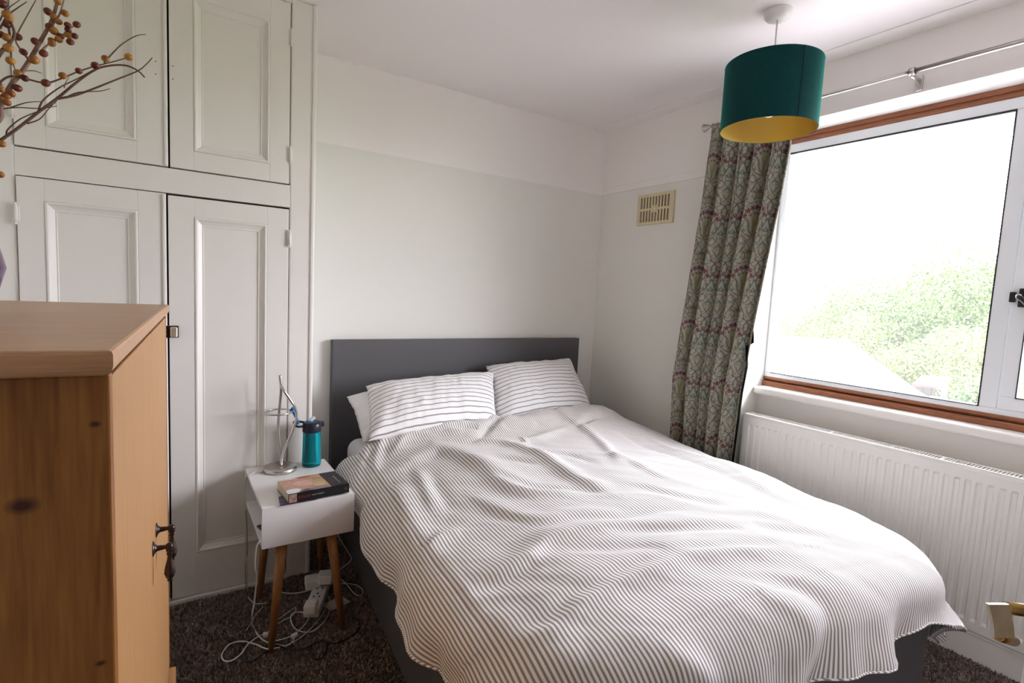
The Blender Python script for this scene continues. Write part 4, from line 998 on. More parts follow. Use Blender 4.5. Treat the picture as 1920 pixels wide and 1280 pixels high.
def curtain():
    cu = empty('patterned_curtain', (-.08, -1.1, .02), 'floral art nouveau curtain with burgundy flowers hanging left of the window', 'curtain')
    tile = curtain_tile(); Ht, Wt = tile.shape[:2]
    na, nb = 600, 860; Lc = 1.34
    ztop, zbot = 2.262, .04
    a = np.linspace(0, 1, na); b = np.linspace(0, 1, nb); A, B = np.meshgrid(a, b, indexing='ij')
    z = ztop + (zbot - ztop) * B
    yl = np.interp(z, [0, .5, .9, 1.4, 1.8, 2.1, 2.26], [-.84, -.848, -.835, -.885, -.925, -.935, -.945])
    yr = np.interp(z, [0, .5, .86, 1.2, 1.5, 1.8, 2.05, 2.26], [-1.235, -1.245, -1.262, -1.30, -1.335, -1.375, -1.40, -1.41])
    # fold phase: 6.5 folds
    ph = A * 5.22 * 2 * math.pi + .6 * np.sin(B * 3 + A * 5) * (1 - A) - .35
    shp = np.sin(ph); amp = (.032 + .022 * np.clip(B * 4, 0, 1)) * (1 + .30 * np.sin(A * 9 + 1)) * (1 - .45 * np.clip((A - .80) / .12, 0, 1))
    yv = yl + (yr - yl) * (A + .022 * np.cos(ph) + .010 * np.sin(2 * ph) * 1.0 + .012 * np.sin(A * 17 + B * 2))
    xv = -.088 - amp * (2 * np.sqrt(np.clip((shp + 1) / 2, 0, 1)) ** 1.0 - 1.1) - .012 * np.sin(ph * 2 + 1.0) * np.clip(1 - B * 1.6, 0, 1) + .008 * fbm(A * 20, B * 6, 2, 4)
    # fine gathers in the heading tape
    hd = np.clip(1 - B / .045, 0, 1); xv += hd * .010 * np.sin(A * 150)
    P = np.stack([xv, yv, z + .0 * A], -1)
    me = bpy.data.meshes.new('curtain_cloth'); me.vertices.add(na * nb); me.vertices.foreach_set('co', P.ravel())
    ii, jj = np.meshgrid(np.arange(na - 1), np.arange(nb - 1), indexing='ij'); q = ii * nb + jj
    F = np.stack([q, q + nb, q + nb + 1, q + 1], -1).reshape(-1, 4); nf = len(F)
    me.loops.add(nf * 4); me.loops.foreach_set('vertex_index', F.ravel()); me.polygons.add(nf); me.polygons.foreach_set('loop_start', np.arange(nf) * 4)
    me.polygons.foreach_set('use_smooth', np.ones(nf, bool)); me.update(calc_edges=True)
    # arc-length coordinate across the cloth
    mid = P[:, nb // 2]; s = np.concatenate([[0], np.cumsum(np.linalg.norm(np.diff(mid, axis=0), axis=1))]); S = s[:, None] + 0 * B
    ci = (np.round(S * 1000) % Wt).astype(int); ri = (np.round((ztop - z) * 1000 + 175) % Ht).astype(int)
    set_colors(me, tile[ri.clip(0, Ht - 1), ci.clip(0, Wt - 1)].reshape(-1, 3))
    o = link('cloth', me, attr_mat('curtain_print', .85, .05, (400, .2, .0008)), cu)
    # near-black sheet behind: its colour stands for shade on the right return fold
    FOLDSH = mat('black_fold_shade', (.004, .006, .006), .95, spec=.1)
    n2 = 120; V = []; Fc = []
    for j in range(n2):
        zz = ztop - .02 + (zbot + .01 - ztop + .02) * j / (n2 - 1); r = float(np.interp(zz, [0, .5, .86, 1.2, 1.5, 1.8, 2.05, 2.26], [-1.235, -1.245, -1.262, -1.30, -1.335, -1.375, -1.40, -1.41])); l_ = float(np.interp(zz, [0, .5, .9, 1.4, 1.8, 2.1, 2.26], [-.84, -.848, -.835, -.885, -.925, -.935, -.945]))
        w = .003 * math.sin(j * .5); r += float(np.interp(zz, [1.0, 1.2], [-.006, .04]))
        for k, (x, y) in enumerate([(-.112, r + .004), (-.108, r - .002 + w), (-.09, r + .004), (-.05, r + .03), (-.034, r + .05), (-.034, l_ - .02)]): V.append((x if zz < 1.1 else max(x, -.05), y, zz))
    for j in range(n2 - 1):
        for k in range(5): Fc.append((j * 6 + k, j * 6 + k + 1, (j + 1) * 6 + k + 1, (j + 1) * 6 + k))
    mk('fold_shade', V, Fc, FOLDSH, cu, True)
    # rail
    rl = empty('curtain_rail', (-.08, -1.9, 2.25), 'slim brushed metal curtain pole with a flared end above the window', 'curtain pole')
    zr = 2.268
    tube('pole', [(-.08, -.93, zr), (-.08, -1.90, zr)], .0075, STEEL, rl, 16, 1)
    tube('pole', [(-.08, -1.86, zr), (-.08, -3.1, zr)], .0095, STEEL, rl, 16, 1)
    lathe('finial', [(.0075, 0), (.0085, .006), (.008, .012), (.014, .022), (.021, .040), (.023, .045), (.018, .046), (0, .040)], (-.08, -.93, zr), STEEL, rl, 24, axis=(0, 1, 0))
    for yb in (-1.862, -2.95):
        br = bmesh.new(); addbox(br, -.006, 0, yb + .011, yb - .011, zr - .055, zr + .005, .002)
        addbox(br, -.085, -.004, yb + .004, yb - .004, zr - .022, zr - .008, .002); addlathe(br, [(.0125, -.010), (.0145, -.010), (.0145, .010), (.0125, .010)], (-.08, yb, zr), 20, axis=(0, 1, 0))
        addlathe(br, [(0, 0), (.003, 0), (.003, .002), (0, .003)], (-.006, yb, zr - .047), 10, axis=(-1, 0, 0)); bmo('bracket', br, STEEL, rl)
    bm = bmesh.new(); addbox(bm, -.004, 0, -.955, -.975, zr - .05, zr + .01, .001); addbox(bm, -.084, -.003, -.962, -.970, zr - .02, zr - .008, .001)
    addlathe(bm, [(.0095, -.008), (.0125, -.008), (.0125, .008), (.0095, .008)], (-.08, -.966, zr), 20, axis=(0, 1, 0)); bmo('bracket', bm, STEEL, rl)
    for k in range(9):
        yk = -1.0 - k * .045; rg = [(-.08 + .013 * math.cos(2 * math.pi * i / 16), yk, zr - .004 + .013 * math.sin(2 * math.pi * i / 16)) for i in range(17)]
        tube('curtain_ring', rg, .0014, STEEL, rl, 6, 1, True)
curtain()

# ------------------------------------------------------------ bedside table
NT = .53
def nightstand():
    x0, x1, y0, y1, zb = -2.308, -1.988, -.925, -.470, .382
    MW = mat('white_lacquer', (.80, .79, .80), .3)
    n = empty('bedside_table', ((x0 + x1) / 2, (y0 + y1) / 2, 0), 'small white bedside table with an open cubby and splayed oak legs', 'side table')
    T = .013
    box('top_board', x0, x1, y0 + T, y1 - T, NT - T, NT, MW, n, .0008)
    box('bottom_board', x0 + .002, x1, y0 + T, y1 - T, zb, zb + T, MW, n, .0008)
    box('side_panel', x0, x1, y0, y0 + T, zb, NT, MW, n, .0012)
    box('side_panel', x0, x1, y1 - T, y1, zb, NT, MW, n, .0012)
    box('back_panel', x1 - T, x1 - .001, y0 + T, y1 - T, zb + T, NT - T, MW, n)
    def leg(top, bot):
        a = ony(*top[:2], top[2]); b = onz(*bot, 0)
        a = np.array([a[0], a[1], zb])
        bm = bmesh.new(); addtube(bm, [a, b], lambda t: .020 - .0085 * t, 16, 1)
        for v in bm.verts:
            if v.co.z < .012: v.co.z = 0
        bmo('leg', bm, OAKLEG, n)
    leg((529, 1021, -.885), (508, 1222)); leg((620, 1001, -.885), (643, 1180)); leg((501, 1030, -.55), (487, 1122)); leg((597, 1005, -.52), (602, 1072))
    ph = ony(479, 950, -.72)
    p = box('phone', x0 + .0, x0 + .13, -.82, -.745, zb + T + .0015, zb + T + .010, BLACK, None, .003, rot=.25); own(p)
    p.location.z = zb + T + .0005; p.location.x += .012; tag(p, 'black phone lying in the cubby of the bedside table, poking out', 'phone')
    p.location.z += .0
nightstand()

def lamp():
    c = onz(525, 881, NT); cx, cy = c[0], c[1]
    e = empty('table_lamp', (cx, cy, NT), 'bare brushed metal table lamp base with a twisted stem and ring', 'lamp')
    lathe('base', [(0, 0), (.064, 0), (.066, .003), (.066, .012), (.064, .016), (.058, .019), (.03, .022), (0, .023)], (cx, cy, NT), STEEL, e, 48)
    Y = cy
    Pq = lambda x, y, dy=0: ony(x, y, Y + dy)
    tube('stem', [(cx, cy, NT + .015), Pq(527, 870), Pq(526, 850), Pq(523, 820, .01), Pq(522, 790, .015), Pq(525, 755, .01), Pq(527, 728), Pq(525, 703)], .0058, STEEL, e, 12, 6)
    tube('twisted_arm', [Pq(527, 722, -.003), Pq(533, 733, -.012), Pq(546, 752, -.014), Pq(554, 766, -.01), Pq(556, 782, -.01), Pq(549, 806, -.012), Pq(538, 832, -.014), Pq(530, 852, -.012), Pq(527, 872, -.011)], .0055, CHROME, e, 12, 6)
    rc = Pq(522, 773); R = .054
    ring = [(rc[0] + R * math.cos(2 * math.pi * k / 40), rc[1] + .01 + R * math.sin(2 * math.pi * k / 40), rc[2]) for k in range(41)]
    tube('shade_ring', ring, .004, STEEL, e, 10, 1, True)
    tube('flex', [(cx - .06, cy, NT + .006), (cx - .075, cy - .01, NT + .003), Pq(480, 884), (-2.305, cy - .02, NT + .002), (-2.313, cy - .0, NT - .01), (-2.315, cy + .02, .45), (-2.31, cy + .03, .2), (-2.30, cy + .05, .01)], .0022, CABLEW, e, 6, 6)
    # blue strap hooked over the ring
    return rc, cy
RC, LY = lamp()

def bottle():
    c = onz(584, 872, NT); cx, cy = c[0], max(c[1], -.62); cy = c[1]
    e = empty('water_bottle', (cx, cy, NT), 'teal see-through water bottle with a dark flip lid on the bedside table', 'bottle')
    TE = bpy.data.materials.new('teal_clear_plastic'); TE.use_nodes = True; b = TE.node_tree.nodes['Principled BSDF']
    b.inputs['Base Color'].default_value = (.01, .50, .60, 1); b.inputs['Roughness'].default_value = .06; b.inputs['Transmission Weight'].default_value = .82; b.inputs['IOR'].default_value = 1.3
    lathe('body', [(0, 0), (.034, 0), (.0385, .004), (.0395, .02), (.0375, .07), (.037, .11), (.036, .150), (.032, .160), (.029, .163), (.0, .163)], (cx, cy, NT), TE, e, 40)
    LID = mat('dark_navy_lid', (.012, .016, .03), .3); BLU = mat('bright_blue_plastic', (.01, .16, .42), .3)
    lathe('lid', [(0, .150), (.0375, .150), (.039, .155), (.038, .185), (.035, .19), (.030, .193), (0, .190)], (cx, cy, NT), LID, e, 40)
    bm = bmesh.new(); addbox(bm, cx + .018, cx + .05, cy - .012, cy + .012, NT + .168, NT + .190, .006, 3); bmo('lid_tab', bm, LID, e)
    tube('spout', [(cx - .012, cy, NT + .19), (cx - .004, cy, NT + .20), (cx + .010, cy, NT + .212)], .0075, mat('clear_spout', (.75, .74, .78), .2), e, 12, 4)
    bm = bmesh.new(); addbox(bm, cx - .022, cx - .002, cy - .010, cy + .010, NT + .186, NT + .199, .003); bmo('spout_hinge', bm, BLU, e)
    # carry loop: dark ring and blue strap reaching to the lamp
    tube('carry_loop', [(cx - .030, cy - .01, NT + .180), (cx - .055, cy - .012, NT + .178), (cx - .070, cy - .01, NT + .186), (cx - .072, cy + .0, NT + .198), (cx - .055, cy + .008, NT + .196), (cx - .03, cy + .01, NT + .190)], .0048, LID, e, 10, 6)
    p0 = ony(547, 768, cy - .0); p1 = ony(559, 795, cy)
    bm = bmesh.new()
    addtube(bm, [p0 + [0, 0, .004], (p0 + p1) / 2 + [.004, 0, 0], p1], .006, 10, 5)
    for v in bm.verts: v.co.y = cy + (v.co.y - cy) * .5
    addtube(bm, [p0 + [-.004, -.006, .003], p0 + [.006, 0, .010], p0 + [.010, .008, -.002], p0 + [0, .008, -.006], p0 + [-.006, 0, -.002]], .0035, 8, 5)
    bmo('blue_strap', bm, BLU, e)
bottle()

# ------------------------------------------------------------ book
def book():
    z1 = NT + .040
    c = [onz(*p, z1)[:2] for p in ((531, 874), (634, 858), (655, 906), (541, 927))]   # TL, TR, BR, BL
    u = (c[2] - c[3]); L = np.linalg.norm(u); u /= L; v = np.array([-u[1], u[0]]); Wd = abs((c[0] - c[3]) @ v); Wd = min(max(Wd, .125), .16)
    o = c[3]; bx = empty('paperback_book', (*(o + u * L / 2 + v * Wd / 2), NT), 'thick black paperback with a photo of a sleeping couple on its cover', 'book')
    P = lambda a, b, z: (*(o + u * a + v * b), z)
    zb = NT + .006
    # page block
    def slab(name, a0, a1, b0, b1, z0, z1_, m, par=bx):
        V = [P(a0, b0, z0), P(a1, b0, z0), P(a1, b1, z0), P(a0, b1, z0), P(a0, b0, z1_), P(a1, b0, z1_), P(a1, b1, z1_), P(a0, b1, z1_)]
        F = [(0, 3, 2, 1), (4, 5, 6, 7), (0, 1, 5, 4), (1, 2, 6, 5), (2, 3, 7, 6), (3, 0, 4, 7)]
        return mk(name, V, F, m, par)
    PG = mat('book_pages', (.60, .52, .38), .9, bump=(900, .6, .0005))
    slab('pages', .002, L - .002, .0035, Wd - .003, zb + .0012, z1 - .0012, PG)
    KB = mat('black_cover', (.014, .014, .016), .28)
    slab('spine', 0, L, 0, .0035, zb, z1, KB); slab('back_cover', 0, L, .002, Wd, zb, zb + .0012, KB)
    # front cover as a coloured grid
    nx, ny = 230, 150; a = np.linspace(0, 1, nx); b = np.linspace(0, 1, ny); A, B = np.meshgrid(a, b, indexing='ij')
    V = np.empty((nx * ny, 3)); XY = o[None] + u[None] * (A.ravel() * L)[:, None] + v[None] * (B.ravel() * Wd)[:, None]
    V[:, :2] = XY; V[:, 2] = z1
    col = np.empty((nx, ny, 3)); col[:] = (.014, .014, .016)
    def ell(cx, cy, rx, ry, c_, rot=0, soft=.12, cut=None):
        dx = (A - cx) * L / .2; dy = (B - cy) * Wd / .2
        X_ = dx * math.cos(rot) + dy * math.sin(rot); Y_ = -dx * math.sin(rot) + dy * math.cos(rot)
        d = np.sqrt((X_ / rx) ** 2 + (Y_ / ry) ** 2); k = np.clip((1 - d) / soft, 0, 1)
        if cut is not None: k = k * cut
        col[:] = col * (1 - k[..., None]) + np.array(c_) * k[..., None]
    photo = (A < .70).astype(float)
    nz = fbm(A * 20, B * 20, 3, 2)
    base = np.array([.50, .28, .20]); col[:] = np.where(photo[..., None] > 0, base * (1 + .4 * nz[..., None]), col)
    ell(.58, .86, .22, .13, (.50, .30, .14), .1, .3, photo); ell(.62, .72, .12, .06, (.45, .18, .10), 0, .4, photo); ell(.42, .93, .16, .06, (.33, .08, .05), 0, .5, photo)
    ell(.12, .97, .24, .05, (.74, .68, .68), -.1, .3, photo)
    ell(.10, .15, .16, .12, (.74, .74, .76), .35, .2, photo)
    ell(.32, .08, .16, .08, (.10, .06, .08), .1, .3, photo); ell(.52, .12, .22, .09, (.30, .20, .22), .05, .3, photo)
    ell(.40, .52, .20, .17, (.68, .44, .36), .1, .18, photo); ell(.30, .55, .13, .15, (.66, .42, .34), .0, .3, photo)
    ell(.57, .40, .14, .17, (.60, .45, .24), .2, .25, photo); ell(.62, .58, .12, .10, (.46, .28, .12), -.2, .3, photo)
    for k in range(6): ell(.52 + k * .028, .42, .008, .14, (.38, .24, .10), .35, .6, photo)
    ell(.50, .52, .05, .17, (.50, .28, .20), .1, .9, photo); ell(.27, .40, .07, .05, (.52, .28, .22), .3, .7, photo); ell(.36, .36, .10, .03, (.55, .32, .26), .1, .8, photo)
    for k in range(5): ell(.06 + k * .045, .10 + k * .01, .006, .09, (.50, .50, .54), .5, .8, photo)
    for k in range(5): ell(.60 + k * .015, .78 - k * .03, .05, .006, (.30, .12, .05), .2, .7, photo)
    ell(.455, .64, .008, .034, (.16, .06, .05), .2, .5, photo); ell(.445, .30, .009, .040, (.16, .05, .06), -.2, .5, photo)
    ell(.42, .66, .006, .036, (.30, .14, .10), .2, .6, photo); ell(.225, .50, .010, .035, (.50, .10, .10), .1, .5, photo); ell(.215, .50, .004, .028, (.25, .04, .05), .1, .5, photo)
    ell(.33, .49, .030, .020, (.58, .32, .25), 0, .6, photo); ell(.30, .50, .008, .016, (.34, .14, .11), 0, .6, photo)
    me = bpy.data.meshes.new('front_cover'); ii, jj = np.meshgrid(np.arange(nx - 1), np.arange(ny - 1), indexing='ij'); q = ii * ny + jj
    F = np.stack([q, q + ny, q + ny + 1, q + 1], -1).reshape(-1, 4); me.from_pydata(V.tolist(), [], F.tolist()); set_colors(me, col.reshape(-1, 3))
    CM = attr_mat('cover_print', .3, 0)
    link('front_cover', me, CM, bx)
    # lettering: raised text objects converted to mesh
    def text(s, size, org, ex, ey, m, par, name):
        cu = bpy.data.curves.new(name, 'FONT'); cu.body = s; cu.size = size; cu.align_x = 'CENTER'; cu.align_y = 'CENTER'; cu.space_character = 1.25
        t = bpy.data.objects.new(name, cu); COL.objects.link(t); dg = bpy.context.evaluated_depsgraph_get(); dg.update()
        me_ = bpy.data.meshes.new_from_object(t.evaluated_get(dg)); bpy.data.objects.remove(t, do_unlink=True)
        ex = Vector(ex).normalized(); ey = Vector(ey).normalized(); n_ = ex.cross(ey)
        R_ = Matrix((ex, ey, n_)).transposed().to_4x4(); R_.translation = Vector(org); me_.transform(R_)
        return link(name, me_, m, par)
    WT = mat('white_print', (.62, .62, .62), .4); RD = mat('red_print', (.42, .03, .03), .4)
    vv = Vector((*v, 0)); uu = Vector((*u, 0))
    text('JANE ROGERS', .0105, P(L * .885, Wd * .42, z1 + .0002), vv, -uu, WT, bx, 'cover_lettering')
    text('Island', .0150, P(L * .805, Wd * .44, z1 + .0002), vv, -uu, RD, bx, 'cover_title')
    on = -vv; zc = (zb + z1) / 2
    nrm_p = lambda a: Vector(P(a, -.0003, zc))
    text('Island', .0135, nrm_p(L * .245), uu, Vector((0, 0, 1)), RD, bx, 'spine_title')
    text('JANE ROGERS', .0060, nrm_p(L * .47), uu, Vector((0, 0, 1)), WT, bx, 'spine_lettering')
    lathe('spine_emblem', [(0, .0002), (.0045, .0002), (.0045, .0004), (0, .0004)], P(L * .94, 0, zc), mat('dull_red_emblem', (.16, .02, .02), .5), bx, 20, axis=on, smooth=False)
    sp = slab('spine_picture', .002, L * .13, -.0004, .0002, zb + .002, z1 - .002, mat('spine_photo', (.50, .36, .28), .4, noisecol=(70, (.20, .08, .10), .15)))
    # thin dark booklet under it
    d = empty('booklet', (*(o + u * .01), NT), 'thin dark purple booklet sticking out under the paperback', 'booklet')
    V = [P(-.026, .008, NT + .0006), P(.10, .002, NT + .0006), P(.10, .085, NT + .0006), P(-.012, .085, NT + .0006)]
    V += [(a_[0], a_[1], NT + .0054) for a_ in V]
    mk('cover', V, [(0, 3, 2, 1), (4, 5, 6, 7), (0, 1, 5, 4), (1, 2, 6, 5), (2, 3, 7, 6), (3, 0, 4, 7)], mat('purple_black_cover', (.05, .03, .07), .3, noisecol=(60, (.10, .11, .18), .1)), d)
book()

# ------------------------------------------------------------ cables and sockets on the floor
def cables():
    c = lambda x, y: (400 + x / 3.764, 940 + y / 3.764)
    Z = .013
    def fl(pts, z=Z): return [onz(*c(x, y), z + .002 * math.sin(i * 1.7)) for i, (x, y) in enumerate(pts)]
    def yv(pts, Y): return [ony(*c(x, y), Y) for x, y in pts]
    def cable(label, pts, r, m, cat='cable'):
        o = tube('cable', pts, r, m, None, 6, 6); own(o); tag(o, label, cat); return o
    cable('white cable hanging from the left front of the bedside table to the floor', yv([(330, 275), (302, 330), (295, 460), (307, 520), (300, 620), (288, 720), (272, 810)], -.96) + fl([(280, 880), (318, 945), (370, 988), (440, 1008), (510, 1018), (555, 990), (572, 962)]), .0026, CABLEW)
    cable('white cable looped on the carpet left of the front table leg', fl([(470, 1028), (380, 1040), (300, 1008), (200, 986), (115, 1008), (62, 1075), (75, 1122), (130, 1122), (200, 1070), (250, 1000), (330, 948), (372, 940)]), .0026, CABLEW)
    cable('white lead coiled between the front legs of the table and the sockets', fl([(430, 985), (500, 968), (560, 945), (600, 915), (655, 855), (672, 800), (625, 780), (562, 788), (546, 830), (570, 888), (625, 918), (700, 915), (770, 860), (817, 785), (808, 750), (770, 735)]), .0023, CABLEW)
    cable('short doubled white lead beside the front table leg', fl([(458, 832), (515, 790), (580, 748), (565, 800), (500, 835), (455, 862), (400, 905), (380, 935)]), .0020, CABLEW)
    cable('thin white cable running back to the socket strip', fl([(560, 995), (640, 940), (720, 860), (790, 760), (820, 690), (800, 650)]), .0016, CABLEW)
    cable('white mains lead curving behind the table legs', fl([(700, 612), (640, 636), (560, 648), (485, 640), (430, 620)]), .0026, CABLEW)
    cable('white mains lead looping towards the bed', fl([(810, 580), (920, 578), (1010, 590), (1056, 630), (1040, 662), (995, 648), (945, 590), (905, 550)]), .0023, CABLEW)
    cable('white lead dropping behind the table beside the bed', yv([(872, 205), (890, 260), (935, 330), (972, 395), (962, 425), (920, 458), (890, 482)], -.60), .0022, CABLEW)
    cable('faint pale lead slanting under the table', yv([(650, 280), (590, 330), (520, 395)], -.62), .0014, CABLEW)
    cable('thin dark flex hanging against the cupboard door', [ony(*c(x, y), -.485) for x, y in [(232, 60), (238, 200), (240, 350), (226, 440), (228, 540)]] + [ony(*c(230, 640), -.49)], .0014, mat('grey_flex', (.16, .14, .13), .6))
    cable('short offcut of pale cord on the carpet near the cupboard', fl([(245, 675), (280, 712), (330, 722), (382, 712)]), .0018, CABLEW)
    cable('frayed pale cord lying beside the hanging cable', fl([(232, 910), (265, 855), (300, 800), (350, 740)]), .0014, CABLEW)
    BK = mat('black_cable', (.008, .008, .009), .5)
    cable('black cable looping under the front left table leg', fl([(400, 1040), (350, 1075), (290, 1118), (228, 1130), (182, 1085), (190, 1030), (250, 985), (330, 955), (352, 945)], .011), .0028, BK)
    cable('black cable with a coil on the carpet in front of the sockets', fl([(440, 1008), (520, 1035), (600, 1050), (680, 1020), (740, 988), (790, 1000), (798, 1050), (760, 1108), (715, 1105), (685, 1060), (700, 1010), (760, 985), (850, 1000), (930, 975), (1000, 930), (1036, 880), (1020, 832), (988, 815)], .011), .0028, BK)
    # connectors
    p = onz(*c(572, 945), .016); o = box('usb_plug', p[0] - .011, p[0] + .011, p[1] - .007, p[1] + .007, .010, .022, WHITEP, None, .002, rot=.35); own(o); tag(o, 'small white plug on the coiled lead', 'plug')
    p = onz(*c(368, 942), .016); o = box('usb_plug', p[0] - .009, p[0] + .009, p[1] - .007, p[1] + .007, .010, .024, WHITEP, None, .002, rot=-.4); own(o); tag(o, 'small white plug beside the front left table leg', 'plug')
    # extension strip
    a = onz(*c(690, 800), .02)[:2]; b = onz(*c(770, 600), .02)[:2]; d = b - a; L = np.linalg.norm(d); ang = math.atan2(d[1], d[0]); m_ = (a + b) / 2
    e = empty('extension_strip', (*m_, .01), 'white socket extension strip lying under the bedside table', 'extension lead')
    R_ = Matrix.Rotation(ang, 3, 'Z')
    def eb(name, x0, x1, y0, y1, z0, z1, m, par, bev=.004):
        bm = bmesh.new(); addbox(bm, x0, x1, y0, y1, z0, z1, bev, 3); bmesh.ops.rotate(bm, verts=bm.verts[:], cent=(0, 0, 0), matrix=R_)
        bmesh.ops.translate(bm, verts=bm.verts[:], vec=(m_[0], m_[1], 0)); return bmo(name, bm, m, par)
    eb('strip_body', -L / 2, L / 2 + .05, -.030, .030, .008, .042, WHITEP, e)
    for k in (-.32, .0, .3):
        for dx, dy, w, h in ((.012, 0, .0035, .004), (-.010, .011, .004, .003), (-.010, -.011, .004, .003)):
            eb('pin_slot', k * L + dx - w, k * L + dx + w, dy - h, dy + h, .0415, .0428, GAP, e, 0)
    def plug(label, px, py, zz, s, nm='mains_plug', rot=0):
        p = onz(*c(px, py), zz); q = empty(nm, (p[0], p[1], zz - .018), label, 'plug')
        bm = bmesh.new(); addbox(bm, p[0] - .027 * s, p[0] + .027 * s, p[1] - .025 * s, p[1] + .025 * s, zz - .018, zz + .020, .007, 3)
        bmesh.ops.rotate(bm, verts=bm.verts[:], cent=(p[0], p[1], 0), matrix=Matrix.Rotation(ang + rot, 3, 'Z')); bmo('plug_body', bm, WHITEP, q)
        bm = bmesh.new(); addbox(bm, p[0] - .008, p[0] + .008, p[1] - .036 * s, p[1] - .022 * s, zz - .008, zz + .004, .003); bmesh.ops.rotate(bm, verts=bm.verts[:], cent=(p[0], p[1], 0), matrix=Matrix.Rotation(ang + rot, 3, 'Z')); bmo('cord_grip', bm, WHITEP, q)
    plug('white mains plug at the near end of the socket strip', 690, 745, .062, .95)
    plug('white mains plug at the far left of the socket strip', 702, 568, .052, 1.25, rot=.3)
    plug('white mains plug standing tallest behind the right front table leg', 792, 535, .075, 1.15, 'mains_plug', .1)
    p0 = onz(*c(875, 712), .012); o = box('paper_slip', p0[0] - .045, p0[0] + .04, p0[1] - .035, p0[1] + .03, .011, .013, mat('dull_card', (.42, .40, .36), .8), None, rot=.3); own(o); tag(o, 'pale card slip on the carpet behind the right table leg', 'card')
cables()

# ------------------------------------------------------------ open door at the right edge with its handle
def door():
    e = cam_pt(1917, 1258, .80)
    x = e[0]; y = e[1]
    d = empty('door_1', (x + .02, (y + YB) / 2, 0), kind='structure')
    bm = bmesh.new(); addbox(bm, x, x + .038, YB + .012, y, .012, 2.0, .003); bmo('door_leaf', bm, TRIMW, d)
    hd = empty('door_handle_tmp', (0, 0, 0)); bpy.data.objects.remove(hd, do_unlink=True)
    k = .74
    p0 = cam_pt(1873, 1133, k); p1 = cam_pt(1884, 1196, k)         # pale face, top and bottom
    right = Vector(RT)
    bm = bmesh.new(); b2 = bmesh.new()
    # pale curved face plate
    n = 10; Wp = .028; up_ = Vector(p0) - Vector(p1)
    toward = -Vector(FW)
    prev = None
    V = []; 
    for i in range(n + 1):
        t = i / n; c_ = Vector(p0).lerp(Vector(p1), t) + toward * (.002 * math.sin(math.pi * t))
        for sgn in (-1, 1):
            for dep in (0, -.005):
                V.append(c_ + right * (sgn * Wp * .5) + toward * dep + Vector((0, 0, 0)))
    F = []
    for i in range(n):
        a = i * 4; b = a + 4
        F += [(a, a + 2, b + 2, b), (a + 1, b + 1, b + 3, a + 3), (a, b, b + 1, a + 1), (a + 2, a + 3, b + 3, b + 2)]
    F += [(0, 1, 3, 2), (n * 4, n * 4 + 2, n * 4 + 3, n * 4 + 1)]
    h = mk('handle', V, F, BRASSL, d)
    q0 = cam_pt(1886, 1139, k + .01); q1 = Vector((x + .01, y - .05, q0[2] - .012))
    tube('handle_neck', [q0, q1], .0085, BRASS, h, 12, 1)
    r0 = cam_pt(1872, 1192, k + .005); r1 = cam_pt(1901, 1201, k + .03)
    tube('handle_tip', [r0, r1], .0072, BRASS, h, 12, 1)
    lathe('handle_rose', [(0, 0), (.024, 0), (.024, .006), (.012, .009), (0, .009)], (x - .001, y - .055, q0[2] - .012), BRASS, h, 24, axis=(-1, 0, 0))
def cam_pt(px, py, k): return CAM + ray(px, py) * k
door()

# ------------------------------------------------------------ outside
GZ = -2.9
GRASS = mat('lawn', (.17, .22, .08), .95, noisecol=(1.2, (.24, .28, .12), .25))
pv = box('bounce_slab', TH, 9.5, -14, 12, GZ + .001, GZ + .05, mat('pale_bounce_slab', (.34, .32, .32), .9, noisecol=(3, (.28, .27, .27), .3))); tag(pv, kind='structure')  # added out of view: neutral ground bouncing light up to the ceiling
g = mk('garden_ground', [(.6, -60, GZ), (120, -60, GZ), (120, 90, GZ), (.6, 90, GZ)], [(0, 1, 2, 3)], GRASS); tag(g, kind='structure')
ow = box('trim_4', TH - .02, TH + .62, NY0 + .9, NY1 - 1.2, 2.225, 2.33, mat('rough_render', (.62, .60, .58), .95, bump=(60, 1, .02), noisecol=(55, (.42, .40, .40), .2))); tag(ow, kind='structure')
def leafmat(n, a, b): return mat(n, a, .6, noisecol=(1.3, b, .3), spec=.3)
LM = [leafmat('leaf_fresh', (.06, .105, .025), (.09, .13, .035)), leafmat('leaf_mid', (.030, .068, .018), (.05, .09, .025)), leafmat('leaf_yellow', (.09, .115, .03), (.12, .14, .045))]
BARK = mat('bark', (.10, .07, .05), .9)
